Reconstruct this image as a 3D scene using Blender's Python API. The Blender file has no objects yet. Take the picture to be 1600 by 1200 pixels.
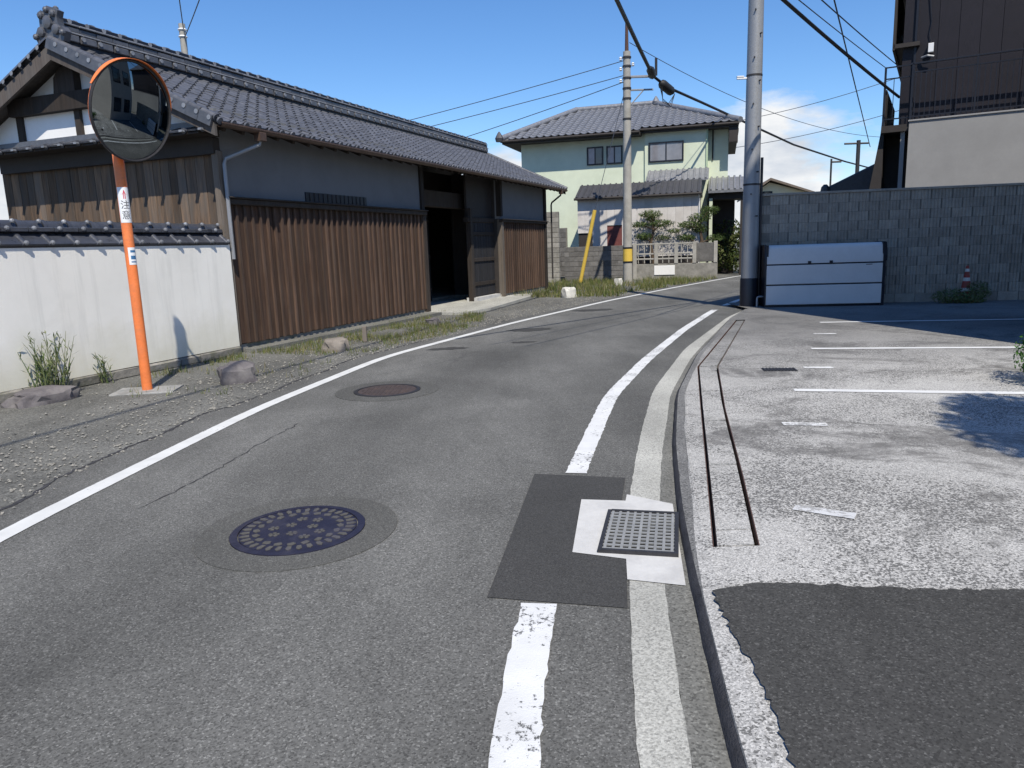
import bpy, bmesh, math, random
import numpy as np
from mathutils import Vector, Matrix, Quaternion
R = math.radians
random.seed(7); RNG = np.random.default_rng(7)
SC = bpy.context.scene
COL = SC.collection

# ------------------------------------------------------------------ camera
CAM_H, PITCH, ROLL = 1.5, R(10.5836), R(1.9473)
cd = bpy.data.cameras.new('camera'); cd.sensor_width = 36.0; cd.lens = 36.0*1150/1600; cd.clip_start = .05; cd.clip_end = 3000
cam = bpy.data.objects.new('camera', cd); COL.objects.link(cam); SC.camera = cam
fw = Vector((0, math.cos(PITCH), -math.sin(PITCH))); r0 = Vector((1, 0, 0)); u0 = r0.cross(fw)
rr = r0*math.cos(ROLL) - u0*math.sin(ROLL); uu = r0*math.sin(ROLL) + u0*math.cos(ROLL)
M = Matrix((rr, uu, -fw)).transposed().to_4x4(); M.translation = (0, 0, CAM_H); cam.matrix_world = M

# ------------------------------------------------------------------ sun, sky, exposure
SUN_AZ, SUN_EL = R(168), R(55)                      # clockwise from +Y
sl = bpy.data.lights.new('sun', 'SUN'); sl.energy = 4.8; sl.angle = R(.55); sl.color = (1, .925, .80)
sun = bpy.data.objects.new('sun', sl); COL.objects.link(sun)
sdir = Vector((math.sin(SUN_AZ)*math.cos(SUN_EL), math.cos(SUN_AZ)*math.cos(SUN_EL), math.sin(SUN_EL)))
sun.rotation_euler = (-sdir).to_track_quat('-Z', 'Y').to_euler(); sun.location = sdir*60
W = bpy.data.worlds.new('World'); SC.world = W; W.use_nodes = True
wn, wl = W.node_tree.nodes, W.node_tree.links
bg = wn['Background']; bg.inputs[1].default_value = .125
sky = wn.new('ShaderNodeTexSky'); sky.sky_type = 'NISHITA'; sky.sun_disc = False
sky.sun_elevation = SUN_EL; sky.sun_rotation = SUN_AZ; sky.altitude = 0; sky.air_density = 1.0; sky.dust_density = .0; sky.ozone_density = 6.0
CLOUD_OFF = (1.7, .6, .9)
# low cumulus bank all round the horizon, in the sky itself
tc = wn.new('ShaderNodeTexCoord'); sep = wn.new('ShaderNodeSeparateXYZ'); wl.new(tc.outputs['Generated'], sep.inputs[0])
mp = wn.new('ShaderNodeMapping'); mp.inputs['Scale'].default_value = (1, 1, 2.6); mp.inputs['Location'].default_value = CLOUD_OFF; wl.new(tc.outputs['Generated'], mp.inputs[0])
n1 = wn.new('ShaderNodeTexNoise'); n1.inputs['Scale'].default_value = 3.4; n1.inputs['Detail'].default_value = 9; n1.inputs['Roughness'].default_value = .58; wl.new(mp.outputs[0], n1.inputs['Vector'])
def wmath(op, a, b):
    m = wn.new('ShaderNodeMath'); m.operation = op
    for i, v in enumerate((a, b)):
        if isinstance(v, (int, float)): m.inputs[i].default_value = v
        else: wl.new(v, m.inputs[i])
    return m.outputs[0]
el = wmath('MULTIPLY', sep.outputs['Z'], 1.85)
dens = wmath('SUBTRACT', n1.outputs['Fac'], el)
cr = wn.new('ShaderNodeMapRange'); cr.inputs[1].default_value = .27; cr.inputs[2].default_value = .385; wl.new(dens, cr.inputs[0])
mx = wn.new('ShaderNodeMix'); mx.data_type = 'RGBA'; wl.new(cr.outputs[0], mx.inputs['Factor']); hs = wn.new('ShaderNodeHueSaturation'); hs.inputs['Hue'].default_value = .504; hs.inputs['Saturation'].default_value = 1.15; hs.inputs['Value'].default_value = 1.07; wl.new(sky.outputs[0], hs.inputs['Color']); wl.new(hs.outputs[0], mx.inputs['A']); n2 = wn.new('ShaderNodeTexNoise'); n2.inputs['Scale'].default_value = 8; n2.inputs['Detail'].default_value = 7; n2.inputs['Roughness'].default_value = .6; wl.new(mp.outputs[0], n2.inputs['Vector'])
cc2 = wn.new('ShaderNodeMix'); cc2.data_type = 'RGBA'; cm = wn.new('ShaderNodeMapRange'); cm.inputs[1].default_value = .38; cm.inputs[2].default_value = .62; wl.new(n2.outputs['Fac'], cm.inputs[0]); wl.new(cm.outputs[0], cc2.inputs['Factor'])
cc2.inputs['A'].default_value = (4.3, 4.7, 5.3, 1); cc2.inputs['B'].default_value = (6.4, 6.5, 6.6, 1); wl.new(cc2.outputs['Result'], mx.inputs['B'])
wl.new(mx.outputs['Result'], bg.inputs[0])
vs = SC.view_settings; vs.view_transform = 'Standard'; vs.look = 'None'; vs.exposure = .22; vs.gamma = 1; vs.use_curve_mapping = False
SC.cycles.max_bounces = 6; SC.cycles.diffuse_bounces = 3; SC.cycles.glossy_bounces = 3; SC.cycles.transparent_max_bounces = 8

# ------------------------------------------------------------------ helpers
class MB:
    """collects faces; build() links them as one mesh object"""
    def __init__(s): s.v = []; s.f = []
    def add(s, vs, fs):
        b = len(s.v); s.v += [tuple(p) for p in vs]; s.f += [tuple(i+b for i in q) for q in fs]; return s
    def box(s, x0, x1, y0, y1, z0, z1, M=None):
        vs = [Vector((x, y, z)) for z in (z0, z1) for y in (y0, y1) for x in (x0, x1)]
        if M is not None: vs = [M @ p for p in vs]
        return s.add(vs, [(0, 2, 3, 1), (4, 5, 7, 6), (0, 1, 5, 4), (1, 3, 7, 5), (3, 2, 6, 7), (2, 0, 4, 6)])
    def bbox(s, x0, x1, y0, y1, z0, z1, b=.006, M=None):
        """box with chamfered long edges on top and front"""
        prof = [(y0+b, z0), (y0, z0+b), (y0, z1-b), (y0+b, z1), (y1-b, z1), (y1, z1-b), (y1, z0+b), (y1-b, z0)]
        n = len(prof); vs = [Vector((x, y, z)) for x in (x0, x1) for y, z in prof]
        if M is not None: vs = [M @ p for p in vs]
        return s.add(vs, [tuple(range(n-1, -1, -1)), tuple(range(n, 2*n))] + [(i, (i+1) % n, n+(i+1) % n, n+i) for i in range(n)])
    def prism(s, poly, axis, a0, a1, M=None):
        """poly in the plane normal to axis, pushed from a0 to a1"""
        def P(q, a): return Vector((a, q[0], q[1])) if axis == 'x' else Vector((q[0], a, q[1])) if axis == 'y' else Vector((q[0], q[1], a))
        n = len(poly); vs = [P(q, a) for a in (a0, a1) for q in poly]
        if M is not None: vs = [M @ p for p in vs]
        return s.add(vs, [tuple(range(n-1, -1, -1)), tuple(range(n, 2*n))] + [(i, (i+1) % n, n+(i+1) % n, n+i) for i in range(n)])
    def tube(s, pts, r, n=8, cap=True):
        pts = [Vector(p) for p in pts]; rs = r if isinstance(r, (list, tuple)) else [r]*len(pts)
        vs = []; up0 = None
        for i, p in enumerate(pts):
            t = (pts[min(i+1, len(pts)-1)]-pts[max(i-1, 0)]).normalized()
            up = Vector((0, 0, 1)) if abs(t.z) < .95 else Vector((1, 0, 0))
            if up0 is not None: up = up0
            a = t.cross(up).normalized(); b = a.cross(t).normalized(); up0 = b if abs(t.z) >= .95 or True else None
            for k in range(n):
                w = 2*math.pi*k/n; vs.append(p+(a*math.cos(w)+b*math.sin(w))*rs[i])
        fs = [(i*n+k, i*n+(k+1) % n, (i+1)*n+(k+1) % n, (i+1)*n+k) for i in range(len(pts)-1) for k in range(n)]
        if cap: fs += [tuple(range(n-1, -1, -1)), tuple(range((len(pts)-1)*n, len(pts)*n))]
        return s.add(vs, fs)
    def lathe(s, prof, n=24, M=None, closed=False):
        """prof = [(r, z)] about z"""
        vs = []
        for r_, z in prof:
            for k in range(n):
                w = 2*math.pi*k/n; p = Vector((r_*math.cos(w), r_*math.sin(w), z)); vs.append(M @ p if M is not None else p)
        m = len(prof); fs = []
        for i in range(m-1 if not closed else m):
            j = (i+1) % m
            fs += [(i*n+k, i*n+(k+1) % n, j*n+(k+1) % n, j*n+k) for k in range(n)]
        if not closed: fs += [tuple(range(n-1, -1, -1)), tuple(range((m-1)*n, m*n))]
        return s.add(vs, fs)
    def put(s, other, M):
        return s.add([M @ Vector(p) for p in other.v], other.f)
    def mesh(s, name, mat, smooth=None):
        me = bpy.data.meshes.new(name); me.from_pydata(s.v, [], s.f); me.update()
        if mat: me.materials.append(mat)
        if smooth is not None:
            me.shade_smooth()
            try: me.set_sharp_from_angle(angle=R(smooth))
            except Exception: pass
        return me
    def build(s, name, mat, parent=None, loc=(0, 0, 0), rot=(0, 0, 0), smooth=None):
        return link(name, s.mesh(name, mat, smooth), parent, loc, rot)
def link(name, me, parent=None, loc=(0, 0, 0), rot=(0, 0, 0), scale=None):
    o = bpy.data.objects.new(name, me); COL.objects.link(o); o.parent = parent; o.location = loc; o.rotation_euler = rot
    if scale: o.scale = scale
    return o
def tag(o, label=None, cat=None, group=None, kind=None):
    if label: o['label'] = label
    if cat: o['category'] = cat
    if group: o['group'] = group
    if kind: o['kind'] = kind
    return o
def empty(name, loc=(0, 0, 0), rz=0):
    o = bpy.data.objects.new(name, None); COL.objects.link(o); o.location = loc; o.rotation_euler = (0, 0, rz); o.empty_display_size = .3; return o
def TR(x=0, y=0, z=0): return Matrix.Translation((x, y, z))
def RX(a): return Matrix.Rotation(a, 4, 'X')
def RY(a): return Matrix.Rotation(a, 4, 'Y')
def RZ(a): return Matrix.Rotation(a, 4, 'Z')

# ------------------------------------------------------------------ materials
def rgba(c, k=1): return (min(c[0]*k, 1), min(c[1]*k, 1), min(c[2]*k, 1), 1)
class NT:
    def __init__(s, name):
        s.m = bpy.data.materials.new(name); s.m.use_nodes = True; s.n = s.m.node_tree.nodes; s.l = s.m.node_tree.links; s.b = s.n['Principled BSDF']
    def new(s, t, **kw):
        n = s.n.new(t)
        for k, v in kw.items(): setattr(n, k, v)
        return n
    def set(s, sock, v):
        if isinstance(v, bpy.types.NodeSocket): s.l.new(v, sock)
        else: sock.default_value = v
    def coord(s, kind='obj', scale=(1, 1, 1), off=0):
        if kind == 'world': c = s.new('ShaderNodeNewGeometry').outputs['Position']
        else: c = s.new('ShaderNodeTexCoord').outputs['Object']
        if off:
            oi = s.new('ShaderNodeObjectInfo'); sc = s.new('ShaderNodeVectorMath', operation='SCALE'); sc.inputs[0].default_value = (37, 19, 53); s.l.new(oi.outputs['Random'], sc.inputs['Scale'])
            ad = s.new('ShaderNodeVectorMath', operation='ADD'); s.l.new(c, ad.inputs[0]); s.l.new(sc.outputs[0], ad.inputs[1]); c = ad.outputs[0]
        if scale != (1, 1, 1):
            mp = s.new('ShaderNodeMapping'); mp.inputs['Scale'].default_value = scale; s.l.new(c, mp.inputs[0]); c = mp.outputs[0]
        return c
    def noise(s, c, scale, detail=4, rough=.55, dist=0):
        n = s.new('ShaderNodeTexNoise'); s.l.new(c, n.inputs['Vector']); n.inputs['Scale'].default_value = scale; n.inputs['Detail'].default_value = detail; n.inputs['Roughness'].default_value = rough; n.inputs['Distortion'].default_value = dist
        return n.outputs['Fac']
    def voro(s, c, scale, out='Distance', feature='F1'):
        n = s.new('ShaderNodeTexVoronoi', feature=feature); s.l.new(c, n.inputs['Vector']); n.inputs['Scale'].default_value = scale
        return n.outputs[out]
    def ramp(s, f, stops):
        n = s.new('ShaderNodeValToRGB'); e = n.color_ramp.elements
        while len(e) < len(stops): e.new(.5)
        for i, (p, c) in enumerate(stops):
            e[i].position = p; e[i].color = c if len(c) == 4 else (*c, 1)
        s.l.new(f, n.inputs[0]); return n.outputs[0]
    def rng(s, f, a, b, c=0., d=1.):
        n = s.new('ShaderNodeMapRange'); s.l.new(f, n.inputs[0])
        for i, v in enumerate((a, b, c, d)): n.inputs[i+1].default_value = v
        return n.outputs[0]
    def math(s, op, a, b=0.):
        n = s.new('ShaderNodeMath', operation=op); s.set(n.inputs[0], a); s.set(n.inputs[1], b); return n.outputs[0]
    def mix(s, f, a, b, mode='MIX'):
        n = s.new('ShaderNodeMix', data_type='RGBA', blend_type=mode); s.set(n.inputs['Factor'], f)
        s.set(n.inputs['A'], rgba(a) if isinstance(a, tuple) else a); s.set(n.inputs['B'], rgba(b) if isinstance(b, tuple) else b); return n.outputs['Result']
    def scalec(s, col, f):
        """colour times a value"""
        n = s.new('ShaderNodeVectorMath', operation='SCALE'); s.set(n.inputs[0], col); s.set(n.inputs['Scale'], f); return n.outputs[0]
    def rand(s): return s.new('ShaderNodeObjectInfo').outputs['Random']
    def bump(s, h, strength=.4, dist=.01):
        n = s.new('ShaderNodeBump'); n.inputs['Strength'].default_value = strength; n.inputs['Distance'].default_value = dist; s.l.new(h, n.inputs['Height']); s.l.new(n.outputs[0], s.b.inputs['Normal'])
    def done(s, col, rough=.7, metal=0, spec=.5):
        s.set(s.b.inputs['Base Color'], rgba(col) if isinstance(col, tuple) and not isinstance(col, bpy.types.NodeSocket) else col)
        s.set(s.b.inputs['Roughness'], rough); s.b.inputs['Metallic'].default_value = metal; s.b.inputs['Specular IOR Level'].default_value = spec
        return s.m
def mat(name, c, var=.25, scale=6., rough=.7, metal=0, spec=.4, bump=.15, bs=40., rnd=0., kind='obj', dirt=None, dscale=1.2):
    """plain surface: two-scale mottling, optional dirt colour, per-object shade"""
    t = NT(name); co = t.coord(kind, off=1 if rnd else 0)
    a = t.noise(co, scale, 5); b = t.noise(co, scale*7, 3)
    f = t.math('ADD', t.math('MULTIPLY', a, .65), t.math('MULTIPLY', b, .35))
    col = t.ramp(f, [(.3, rgba(c, 1-var)), (.7, rgba(c, 1+var))])
    if dirt: col = t.mix(t.rng(t.noise(co, dscale, 6, .65), .48, .72, 0, .75), col, dirt)
    if rnd: col = t.scalec(col, t.rng(t.rand(), 0, 1, 1-rnd, 1+rnd))
    if bump: t.bump(t.noise(co, bs, 4), bump, .01)
    return t.done(col, t.rng(b, .3, .7, max(rough-.08, .02), min(rough+.08, 1)), metal, spec)

def asphalt(name, lo, mid, hi, scale=150., wear=.16, tint=(1, 1, 1), pits=0., tracks=False):
    t = NT(name); co = t.coord('world')
    v = t.voro(co, scale, 'Color'); vs_ = t.new('ShaderNodeSeparateColor'); t.l.new(v, vs_.inputs[0]); cell = vs_.outputs[0]
    fine = t.noise(co, scale*1.7, 3, .6)
    f = t.math('ADD', t.math('MULTIPLY', cell, .6), t.math('MULTIPLY', fine, .4))
    col = t.ramp(f, [(.12, (lo,)*3), (.45, (mid,)*3), (.72, (mid*1.15,)*3), (.9, (hi,)*3)])
    col = t.mix(1., col, tint, 'MULTIPLY')
    big = t.noise(co, .55, 6, .6, .4); streak = t.noise(t.coord('world', (1.3, .35, 1)), 1.6, 5, .6)
    col = t.scalec(col, t.math('MULTIPLY', t.rng(big, .3, .7, 1-wear, 1+wear), t.rng(streak, .3, .7, 1-wear*.7, 1+wear*.7)))
    if tracks:
        uv = t.new('ShaderNodeUVMap'); uv.uv_map = 'across'; sx = t.new('ShaderNodeSeparateXYZ'); t.l.new(uv.outputs[0], sx.inputs[0])
        wv = t.math('COSINE', t.math('MULTIPLY', t.math('ADD', sx.outputs[0], t.math('MULTIPLY', t.noise(co, .5, 3), .10)), 12.566))
        col = t.scalec(col, t.rng(wv, -1, 1, 1.12, .88))
        sb_ = t.math('MULTIPLY', t.rng(t.noise(t.coord('world', (1, .5, 1)), 1.9, 6, .7, 1.), .58, .70, 0, .5), t.rng(t.noise(co, .35, 3), .45, .6, 0, 1))
        col = t.mix(sb_, col, (.055, .055, .054))
        col = t.mix(t.rng(t.noise(co, 26, 3, .6), .70, .74, 0, .6), col, (.035, .035, .036))
    if pits:
        p = t.noise(co, 75, 4, .7); m = t.math('MULTIPLY', t.rng(p, .52, .60, 0, 1), t.rng(t.noise(co, 1.1, 4, .6), .35, .62, .25, 1))
        col = t.mix(t.math('MULTIPLY', m, pits), col, (.045, .045, .048))
    t.bump(f, .38, .004)
    return t.done(col, .88, 0, .25)
M_ROAD = asphalt('road_asphalt', .045, .112, .32, 150, .22, (1.01, 1.01, .95), tracks=True)
M_PATCH = asphalt('new_asphalt', .028, .05, .10, 190, .12, (1.02, 1, .98))
M_PATCH2 = asphalt('lot_new_asphalt', .025, .05, .15, 140, .16, (1.06, 1, .97))
M_COLLAR = asphalt('manhole_collar_asphalt', .04, .086, .24, 190, .16, (1.02, 1.02, .94))
M_SHOULDER = asphalt('gravel_shoulder', .045, .12, .30, 85, .28, (1.02, 1.0, .93))
M_GROUND = asphalt('earth_ground', .05, .12, .25, 30, .25, (1.0, 1.0, .8))

def lot_mat():
    t = NT('worn_lot_concrete'); co = t.coord('world')
    def cell(sc):
        v = t.voro(co, sc, 'Color'); sp = t.new('ShaderNodeSeparateColor'); t.l.new(v, sp.inputs[0]); return sp.outputs[0]
    c1, c2 = cell(100), cell(170)
    col = t.ramp(c2, [(.0, (.22, .22, .215)), (.5, (.36, .357, .345)), (1., (.55, .545, .525))])
    zone = t.rng(t.noise(co, .8, 6, .68, .5), .34, .62, .16, .64)          # how far the paste has worn away
    edge = t.rng(t.math('SUBTRACT', t.math('ADD', t.math('MULTIPLY', c1, .6), t.math('MULTIPLY', t.noise(co, 95, 3, .7), .6)), zone), -.06, .02, 1, 0)
    col = t.mix(t.math('MULTIPLY', edge, .85), col, (.085, .085, .084))
    stain = t.math('MULTIPLY', t.rng(t.noise(co, .62, 8, .75, 1.2), .52, .60, 0, 1), t.rng(t.noise(co, 9, 5, .7), .35, .6, .4, .85))
    col = t.mix(stain, col, (.115, .113, .11))
    col = t.scalec(col, t.rng(t.noise(co, .33, 5, .6), .3, .7, .84, 1.12))
    # the surface is mixed darker towards the back of the lot
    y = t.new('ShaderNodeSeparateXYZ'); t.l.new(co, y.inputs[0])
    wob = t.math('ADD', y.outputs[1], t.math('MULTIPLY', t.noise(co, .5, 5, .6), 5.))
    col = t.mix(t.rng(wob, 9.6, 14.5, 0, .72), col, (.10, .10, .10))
    t.bump(t.math('ADD', c2, t.math('MULTIPLY', edge, -1.2)), .45, .004)
    return t.done(col, .9, 0, .2)
M_LOT = lot_mat()

def paint_mat(name, chip, base, under, scale=26.):
    t = NT(name); co = t.coord('world')
    n = t.noise(co, scale, 6, .78); g = t.noise(co, 2.3, 3, .6)
    f = t.math('ADD', n, t.math('MULTIPLY', t.math('SUBTRACT', g, .5), .55))
    m = t.rng(f, chip, chip+.035, 0, 1)
    col = t.mix(m, t.ramp(t.noise(co, 4, 5), [(.3, rgba(base, .86)), (.7, rgba(base, 1.05))]), (under, under, under*.98))
    t.bump(t.noise(co, 130, 3), .4, .004)
    return t.done(col, .65, 0, .35)
M_LINE = paint_mat('road_paint', .66, (.62, .63, .62), .11)
M_LINEW = paint_mat('worn_road_paint', .585, (.64, .65, .65), .10, 34)
M_LOTLINE = paint_mat('lot_paint', .70, (.66, .67, .67), .25)
M_LOTLINEW = paint_mat('faded_lot_paint', .53, (.66, .67, .67), .28, 22)

M_GUTTER = asphalt('gutter_concrete', .22, .38, .54, 150, .22, (1.05, 1.0, .92), .5)
M_GUTTER2 = asphalt('gutter_edge_concrete', .06, .15, .30, 120, .25, (1.04, 1.0, .92))
M_PAD = mat('fresh_concrete', (.50, .50, .49), .10, 7, .85, bump=.25, bs=160, kind='world', dirt=(.36, .36, .36), dscale=4, spec=.2)
M_CURB = mat('curb_concrete', (.045, .045, .05), .4, 12, .9, bump=.6, bs=90, kind='world', dirt=(.05, .05, .055), dscale=2.6, spec=.2)
M_SLAB = mat('slab_concrete', (.31, .31, .30), .28, 22, .9, bump=.7, bs=110, rnd=.1, dirt=(.16, .16, .155), dscale=3, spec=.2)
M_RUST = mat('rusty_steel', (.085, .045, .035), .35, 20, .8, bump=.3, rnd=.1)
def plaster_mat():
    t = NT('white_plaster'); co = t.coord('obj')
    col = t.ramp(t.noise(co, 1.4, 6, .6), [(.3, (.77, .76, .715, 1)), (.7, (.85, .84, .795, 1))])
    st_ = t.rng(t.noise(t.coord('obj', (3.2, 3.2, .22)), 2.2, 6, .65), 0.50, .70, 0, .38); col = t.mix(st_, col, (.52, .52, .49))
    dg = t.rng(t.noise(t.coord('obj', (.8, 1, .8)), 1.1, 5, .6, .8), .55, .66, 0, .22); col = t.mix(dg, col, (.56, .56, .53))
    z = t.new('ShaderNodeSeparateXYZ'); t.l.new(co, z.inputs[0])
    sp_ = t.math('MULTIPLY', t.rng(t.math('ADD', z.outputs[2], t.math('MULTIPLY', t.noise(co, 2.5, 6, .7), -.9)), -.45, .30, 1., 0.), .75); col = t.mix(sp_, col, (.60, .58, .46))
    t.bump(t.noise(co, 45, 5), .15, .01); return t.done(col, .88, 0, .2)
M_PLASTER = plaster_mat()
M_GPLASTER = mat('gable_plaster', (.80, .80, .79), .05, 2, .85, bump=.1, bs=60, dirt=(.66, .66, .64), dscale=.9, spec=.2)
M_SPLASTER = mat('grey_plaster', (.18, .184, .19), .06, 2, .85, bump=.1, bs=60, dirt=(.14, .144, .15), dscale=.8, spec=.2)
M_STONE = mat('base_stone', (.23, .22, .20), .35, 7, .9, bump=.7, bs=25, rnd=.25, dirt=(.09, .10, .06), dscale=4, spec=.2)
M_ROCKD = mat('dark_rock', (.13, .12, .125), .35, 6, .9, bump=.7, bs=20, dirt=(.2, .19, .18), dscale=4, spec=.2)
M_ROCKL = mat('pale_rock', (.22, .195, .17), .3, 6, .9, bump=.7, bs=20, dirt=(.2, .18, .16), dscale=4, spec=.2)
M_ROCKW = mat('white_rock', (.6, .59, .55), .2, 6, .9, bump=.6, bs=20, spec=.2)
M_CONC = mat('pole_concrete', (.36, .35, .32), .15, 5, .85, bump=.3, bs=60, spec=.2, dirt=(.25, .24, .21), dscale=2)
M_SHEDW = mat('pale_board', (.58, .555, .53), .12, 3, .8, bump=.2, bs=30, rnd=.05, dirt=(.45, .42, .39), dscale=1.2, spec=.2)
M_GREEN = mat('pale_green_stucco', (.62, .68, .54), .06, 3, .85, bump=.25, bs=90, dirt=(.52, .58, .45), dscale=.5, spec=.2)
M_GREEND = mat('green_stucco_panel', (.42, .52, .36), .06, 3, .85, bump=.25, bs=90, spec=.2)
M_CREAM = mat('cream_wall', (.62, .54, .36), .08, 3, .85, bump=.15, spec=.2)
M_BLOCK = mat('ribbed_block', (.33, .305, .265), .22, 5, .88, bump=.5, bs=70, rnd=.12, dirt=(.24, .22, .19), dscale=1.6, spec=.2)
M_BLOCKL = mat('plain_block', (.29, .28, .255), .3, 5, .9, bump=.5, bs=60, rnd=.2, dirt=(.13, .13, .115), dscale=2.2, spec=.2)
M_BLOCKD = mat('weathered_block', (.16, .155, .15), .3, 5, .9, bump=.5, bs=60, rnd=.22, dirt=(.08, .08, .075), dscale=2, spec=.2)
M_MORTAR = mat('mortar', (.20, .19, .17), .2, 8, .95, bump=.3, spec=.1)
M_GREYW = mat('grey_mortar_wall', (.295, .293, .29), .07, 2.5, .85, bump=.2, bs=70, dirt=(.25, .248, .245), dscale=.7, spec=.2)
M_SIDING = mat('dark_siding', (.009, .0075, .013), .2, 5, .55, bump=.15, rnd=.12)
M_DARKW = mat('dark_brown_panel', (.035, .03, .028), .2, 5, .7, bump=.15)
M_BLACK = mat('black_frame', (.012, .014, .022), .2, 10, .4, bump=.05)
M_GALV = mat('galvanised_steel', (.29, .30, .315), .10, 5, .5, .35, .5, .08, 50, dirt=(.22, .23, .24), dscale=2.5)
M_ALU = mat('pale_aluminium', (.60, .60, .60), .06, 3, .6, .0, .5, .04, 60)
M_WHITE = mat('white_enamel', (.78, .79, .80), .04, 3, .4, bump=.03)
M_ORANGE = mat('orange_enamel', (.76, .20, .055), .16, 7, .5, bump=.1, dirt=(.48, .17, .08), dscale=5)
M_YELLOW = mat('yellow_plastic', (.66, .46, .08), .1, 6, .45, bump=.05)
M_RED = mat('red_plastic', (.30, .05, .04), .2, 5, .6, bump=.08, dirt=(.20, .08, .06), dscale=6)
M_INK = mat('black_ink', (.02, .02, .025), .1, 10, .6, bump=0)
M_INKR = mat('red_ink', (.60, .02, .06), .1, 10, .6, bump=0)
M_INKB = mat('blue_ink', (.05, .16, .32), .1, 10, .6, bump=0)
M_RUBBER = mat('black_cable_sheath', (.018, .018, .02), .2, 10, .6, bump=.05)
M_WIRE = mat('grey_wire', (.06, .07, .09), .1, 10, .6, bump=0)
M_STEELD = mat('dark_cast_iron', (.05, .048, .05), .3, 30, .55, .5, .5, .25, 80)
M_RUSTLID = mat('brown_cast_iron', (.075, .058, .055), .3, 30, .7, .3, .5, .35, 80, dirt=(.12, .085, .07), dscale=7)
M_BLUELID = mat('blue_painted_iron', (.020, .019, .036), .25, 25, .5, .1, .5, .25, 80, dirt=(.05, .048, .066), dscale=6)
M_GOLDLID = mat('worn_pattern_iron', (.095, .09, .078), .25, 25, .6, .15, .5, .3, 80, dirt=(.07, .065, .09), dscale=6)
M_GRATE = mat('galvanised_grate', (.27, .275, .27), .2, 14, .6, .2, .5, .15, 60, rnd=.08)
M_VOID = mat('pit_shade', (.006, .006, .006), .3, 10, .95, bump=.2)  # black sheet under the grate bars, standing in for the pit's shade
M_BARK = mat('bark', (.10, .075, .055), .35, 14, .95, bump=.9, bs=30, spec=.1)
M_COPPER = mat('brown_gutter', (.10, .065, .05), .2, 6, .45, .3, .5, .05)
M_TAN = mat('added_block_wall', (.42, .38, .33), .08, 2, .85, bump=.2, bs=60, spec=.2)

def wood_mat(name, lo, hi, grey=None, spec=.25, rnd=.35, gk=.6):
    t = NT(name); co = t.coord('obj', (14, 14, 1.0), 1); co2 = t.coord('obj', (60, 60, 1.6), 1)
    f = t.math('ADD', t.math('MULTIPLY', t.noise(co, 1.5, 5, .6, .6), .6), t.math('MULTIPLY', t.noise(co2, 1.6, 4, .6), .4))
    col = t.ramp(f, [(.33, (*lo, 1)), (.68, (*hi, 1))])
    if grey: col = t.mix(t.rng(t.noise(t.coord('obj', (4, 4, .9), 1), 1.4, 5, .6), .42, .66, 0, gk), col, grey)
    col = t.scalec(col, t.rng(t.rand(), 0, 1, 1-rnd, 1+rnd))
    t.bump(f, .5, .006)
    return t.done(col, .8, 0, spec)
M_BOARD = wood_mat('red_brown_board', (.032, .020, .015), (.105, .063, .044), (.060, .044, .035), rnd=.28)
M_BATTEN = wood_mat('batten_wood', (.042, .027, .020), (.140, .088, .063), (.085, .064, .052), rnd=.32)
M_GBOARD = wood_mat('weathered_gable_board', (.06, .043, .032), (.21, .14, .09), (.10, .09, .08), rnd=.4, gk=.75)
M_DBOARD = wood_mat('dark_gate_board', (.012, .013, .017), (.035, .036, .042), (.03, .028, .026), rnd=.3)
M_BEAM = wood_mat('dark_beam', (.02, .017, .015), (.055, .042, .034), (.05, .045, .042), rnd=.2)
M_POSTW = wood_mat('grey_post_wood', (.09, .075, .06), (.20, .165, .135), (.16, .145, .13), rnd=.15)
M_BARGE = wood_mat('bargeboard_wood', (.06, .05, .046), (.135, .115, .10), (.11, .105, .10), rnd=.15)
def tile_mat(name, c, rough=.36, rnd=.16, spec=.6, lich=.35):
    t = NT(name); co = t.coord('obj', off=1)
    f = t.noise(co, 9, 5, .6)
    col = t.ramp(f, [(.3, rgba(c, .78)), (.7, rgba(c, 1.25))])
    col = t.mix(t.rng(t.noise(co, 22, 5, .7), .6, .74, 0, lich), col, (.17, .17, .165))
    col = t.scalec(col, t.rng(t.rand(), 0, 1, 1-rnd, 1+rnd))
    t.bump(t.noise(co, 60, 3), .12, .004)
    return t.done(col, t.rng(f, .3, .7, rough-.06, rough+.1), .12, spec)
M_TILE = tile_mat('smoked_tile', (.095, .099, .112))
M_TILED = tile_mat('dark_smoked_tile', (.055, .06, .075), .3, .2)
M_TILEE = tile_mat('sheen_tile_end', (.22, .23, .25), .4, .25)  # lighter than the other tiles: their glint is put into the colour
M_GTILE = tile_mat('grey_house_tile', (.19, .195, .21), .42, .1)
M_DTILE = tile_mat('dark_house_tile', (.055, .055, .06), .5, .1)
def glass_mat(name, c, rough=.06):
    t = NT(name); co = t.coord('obj')
    return t.done(t.ramp(t.noise(co, 3, 3), [(.3, rgba(c, .85)), (.7, rgba(c, 1.15))]), rough, 0, .9)
M_GLASS = glass_mat('window_glass', (.20, .20, .22)); M_GLASSD = glass_mat('dark_window_glass', (.03, .035, .04)); M_GLASSP = glass_mat('frosted_glass', (.30, .26, .28), .25)
tm = NT('mirror_steel'); M_MIRROR = tm.done(tm.ramp(tm.noise(tm.coord('obj'), 4, 4), [(.3, (.19, .215, .23, 1)), (.7, (.24, .27, .285, 1))]), .02, 1.0, .5)
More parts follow.
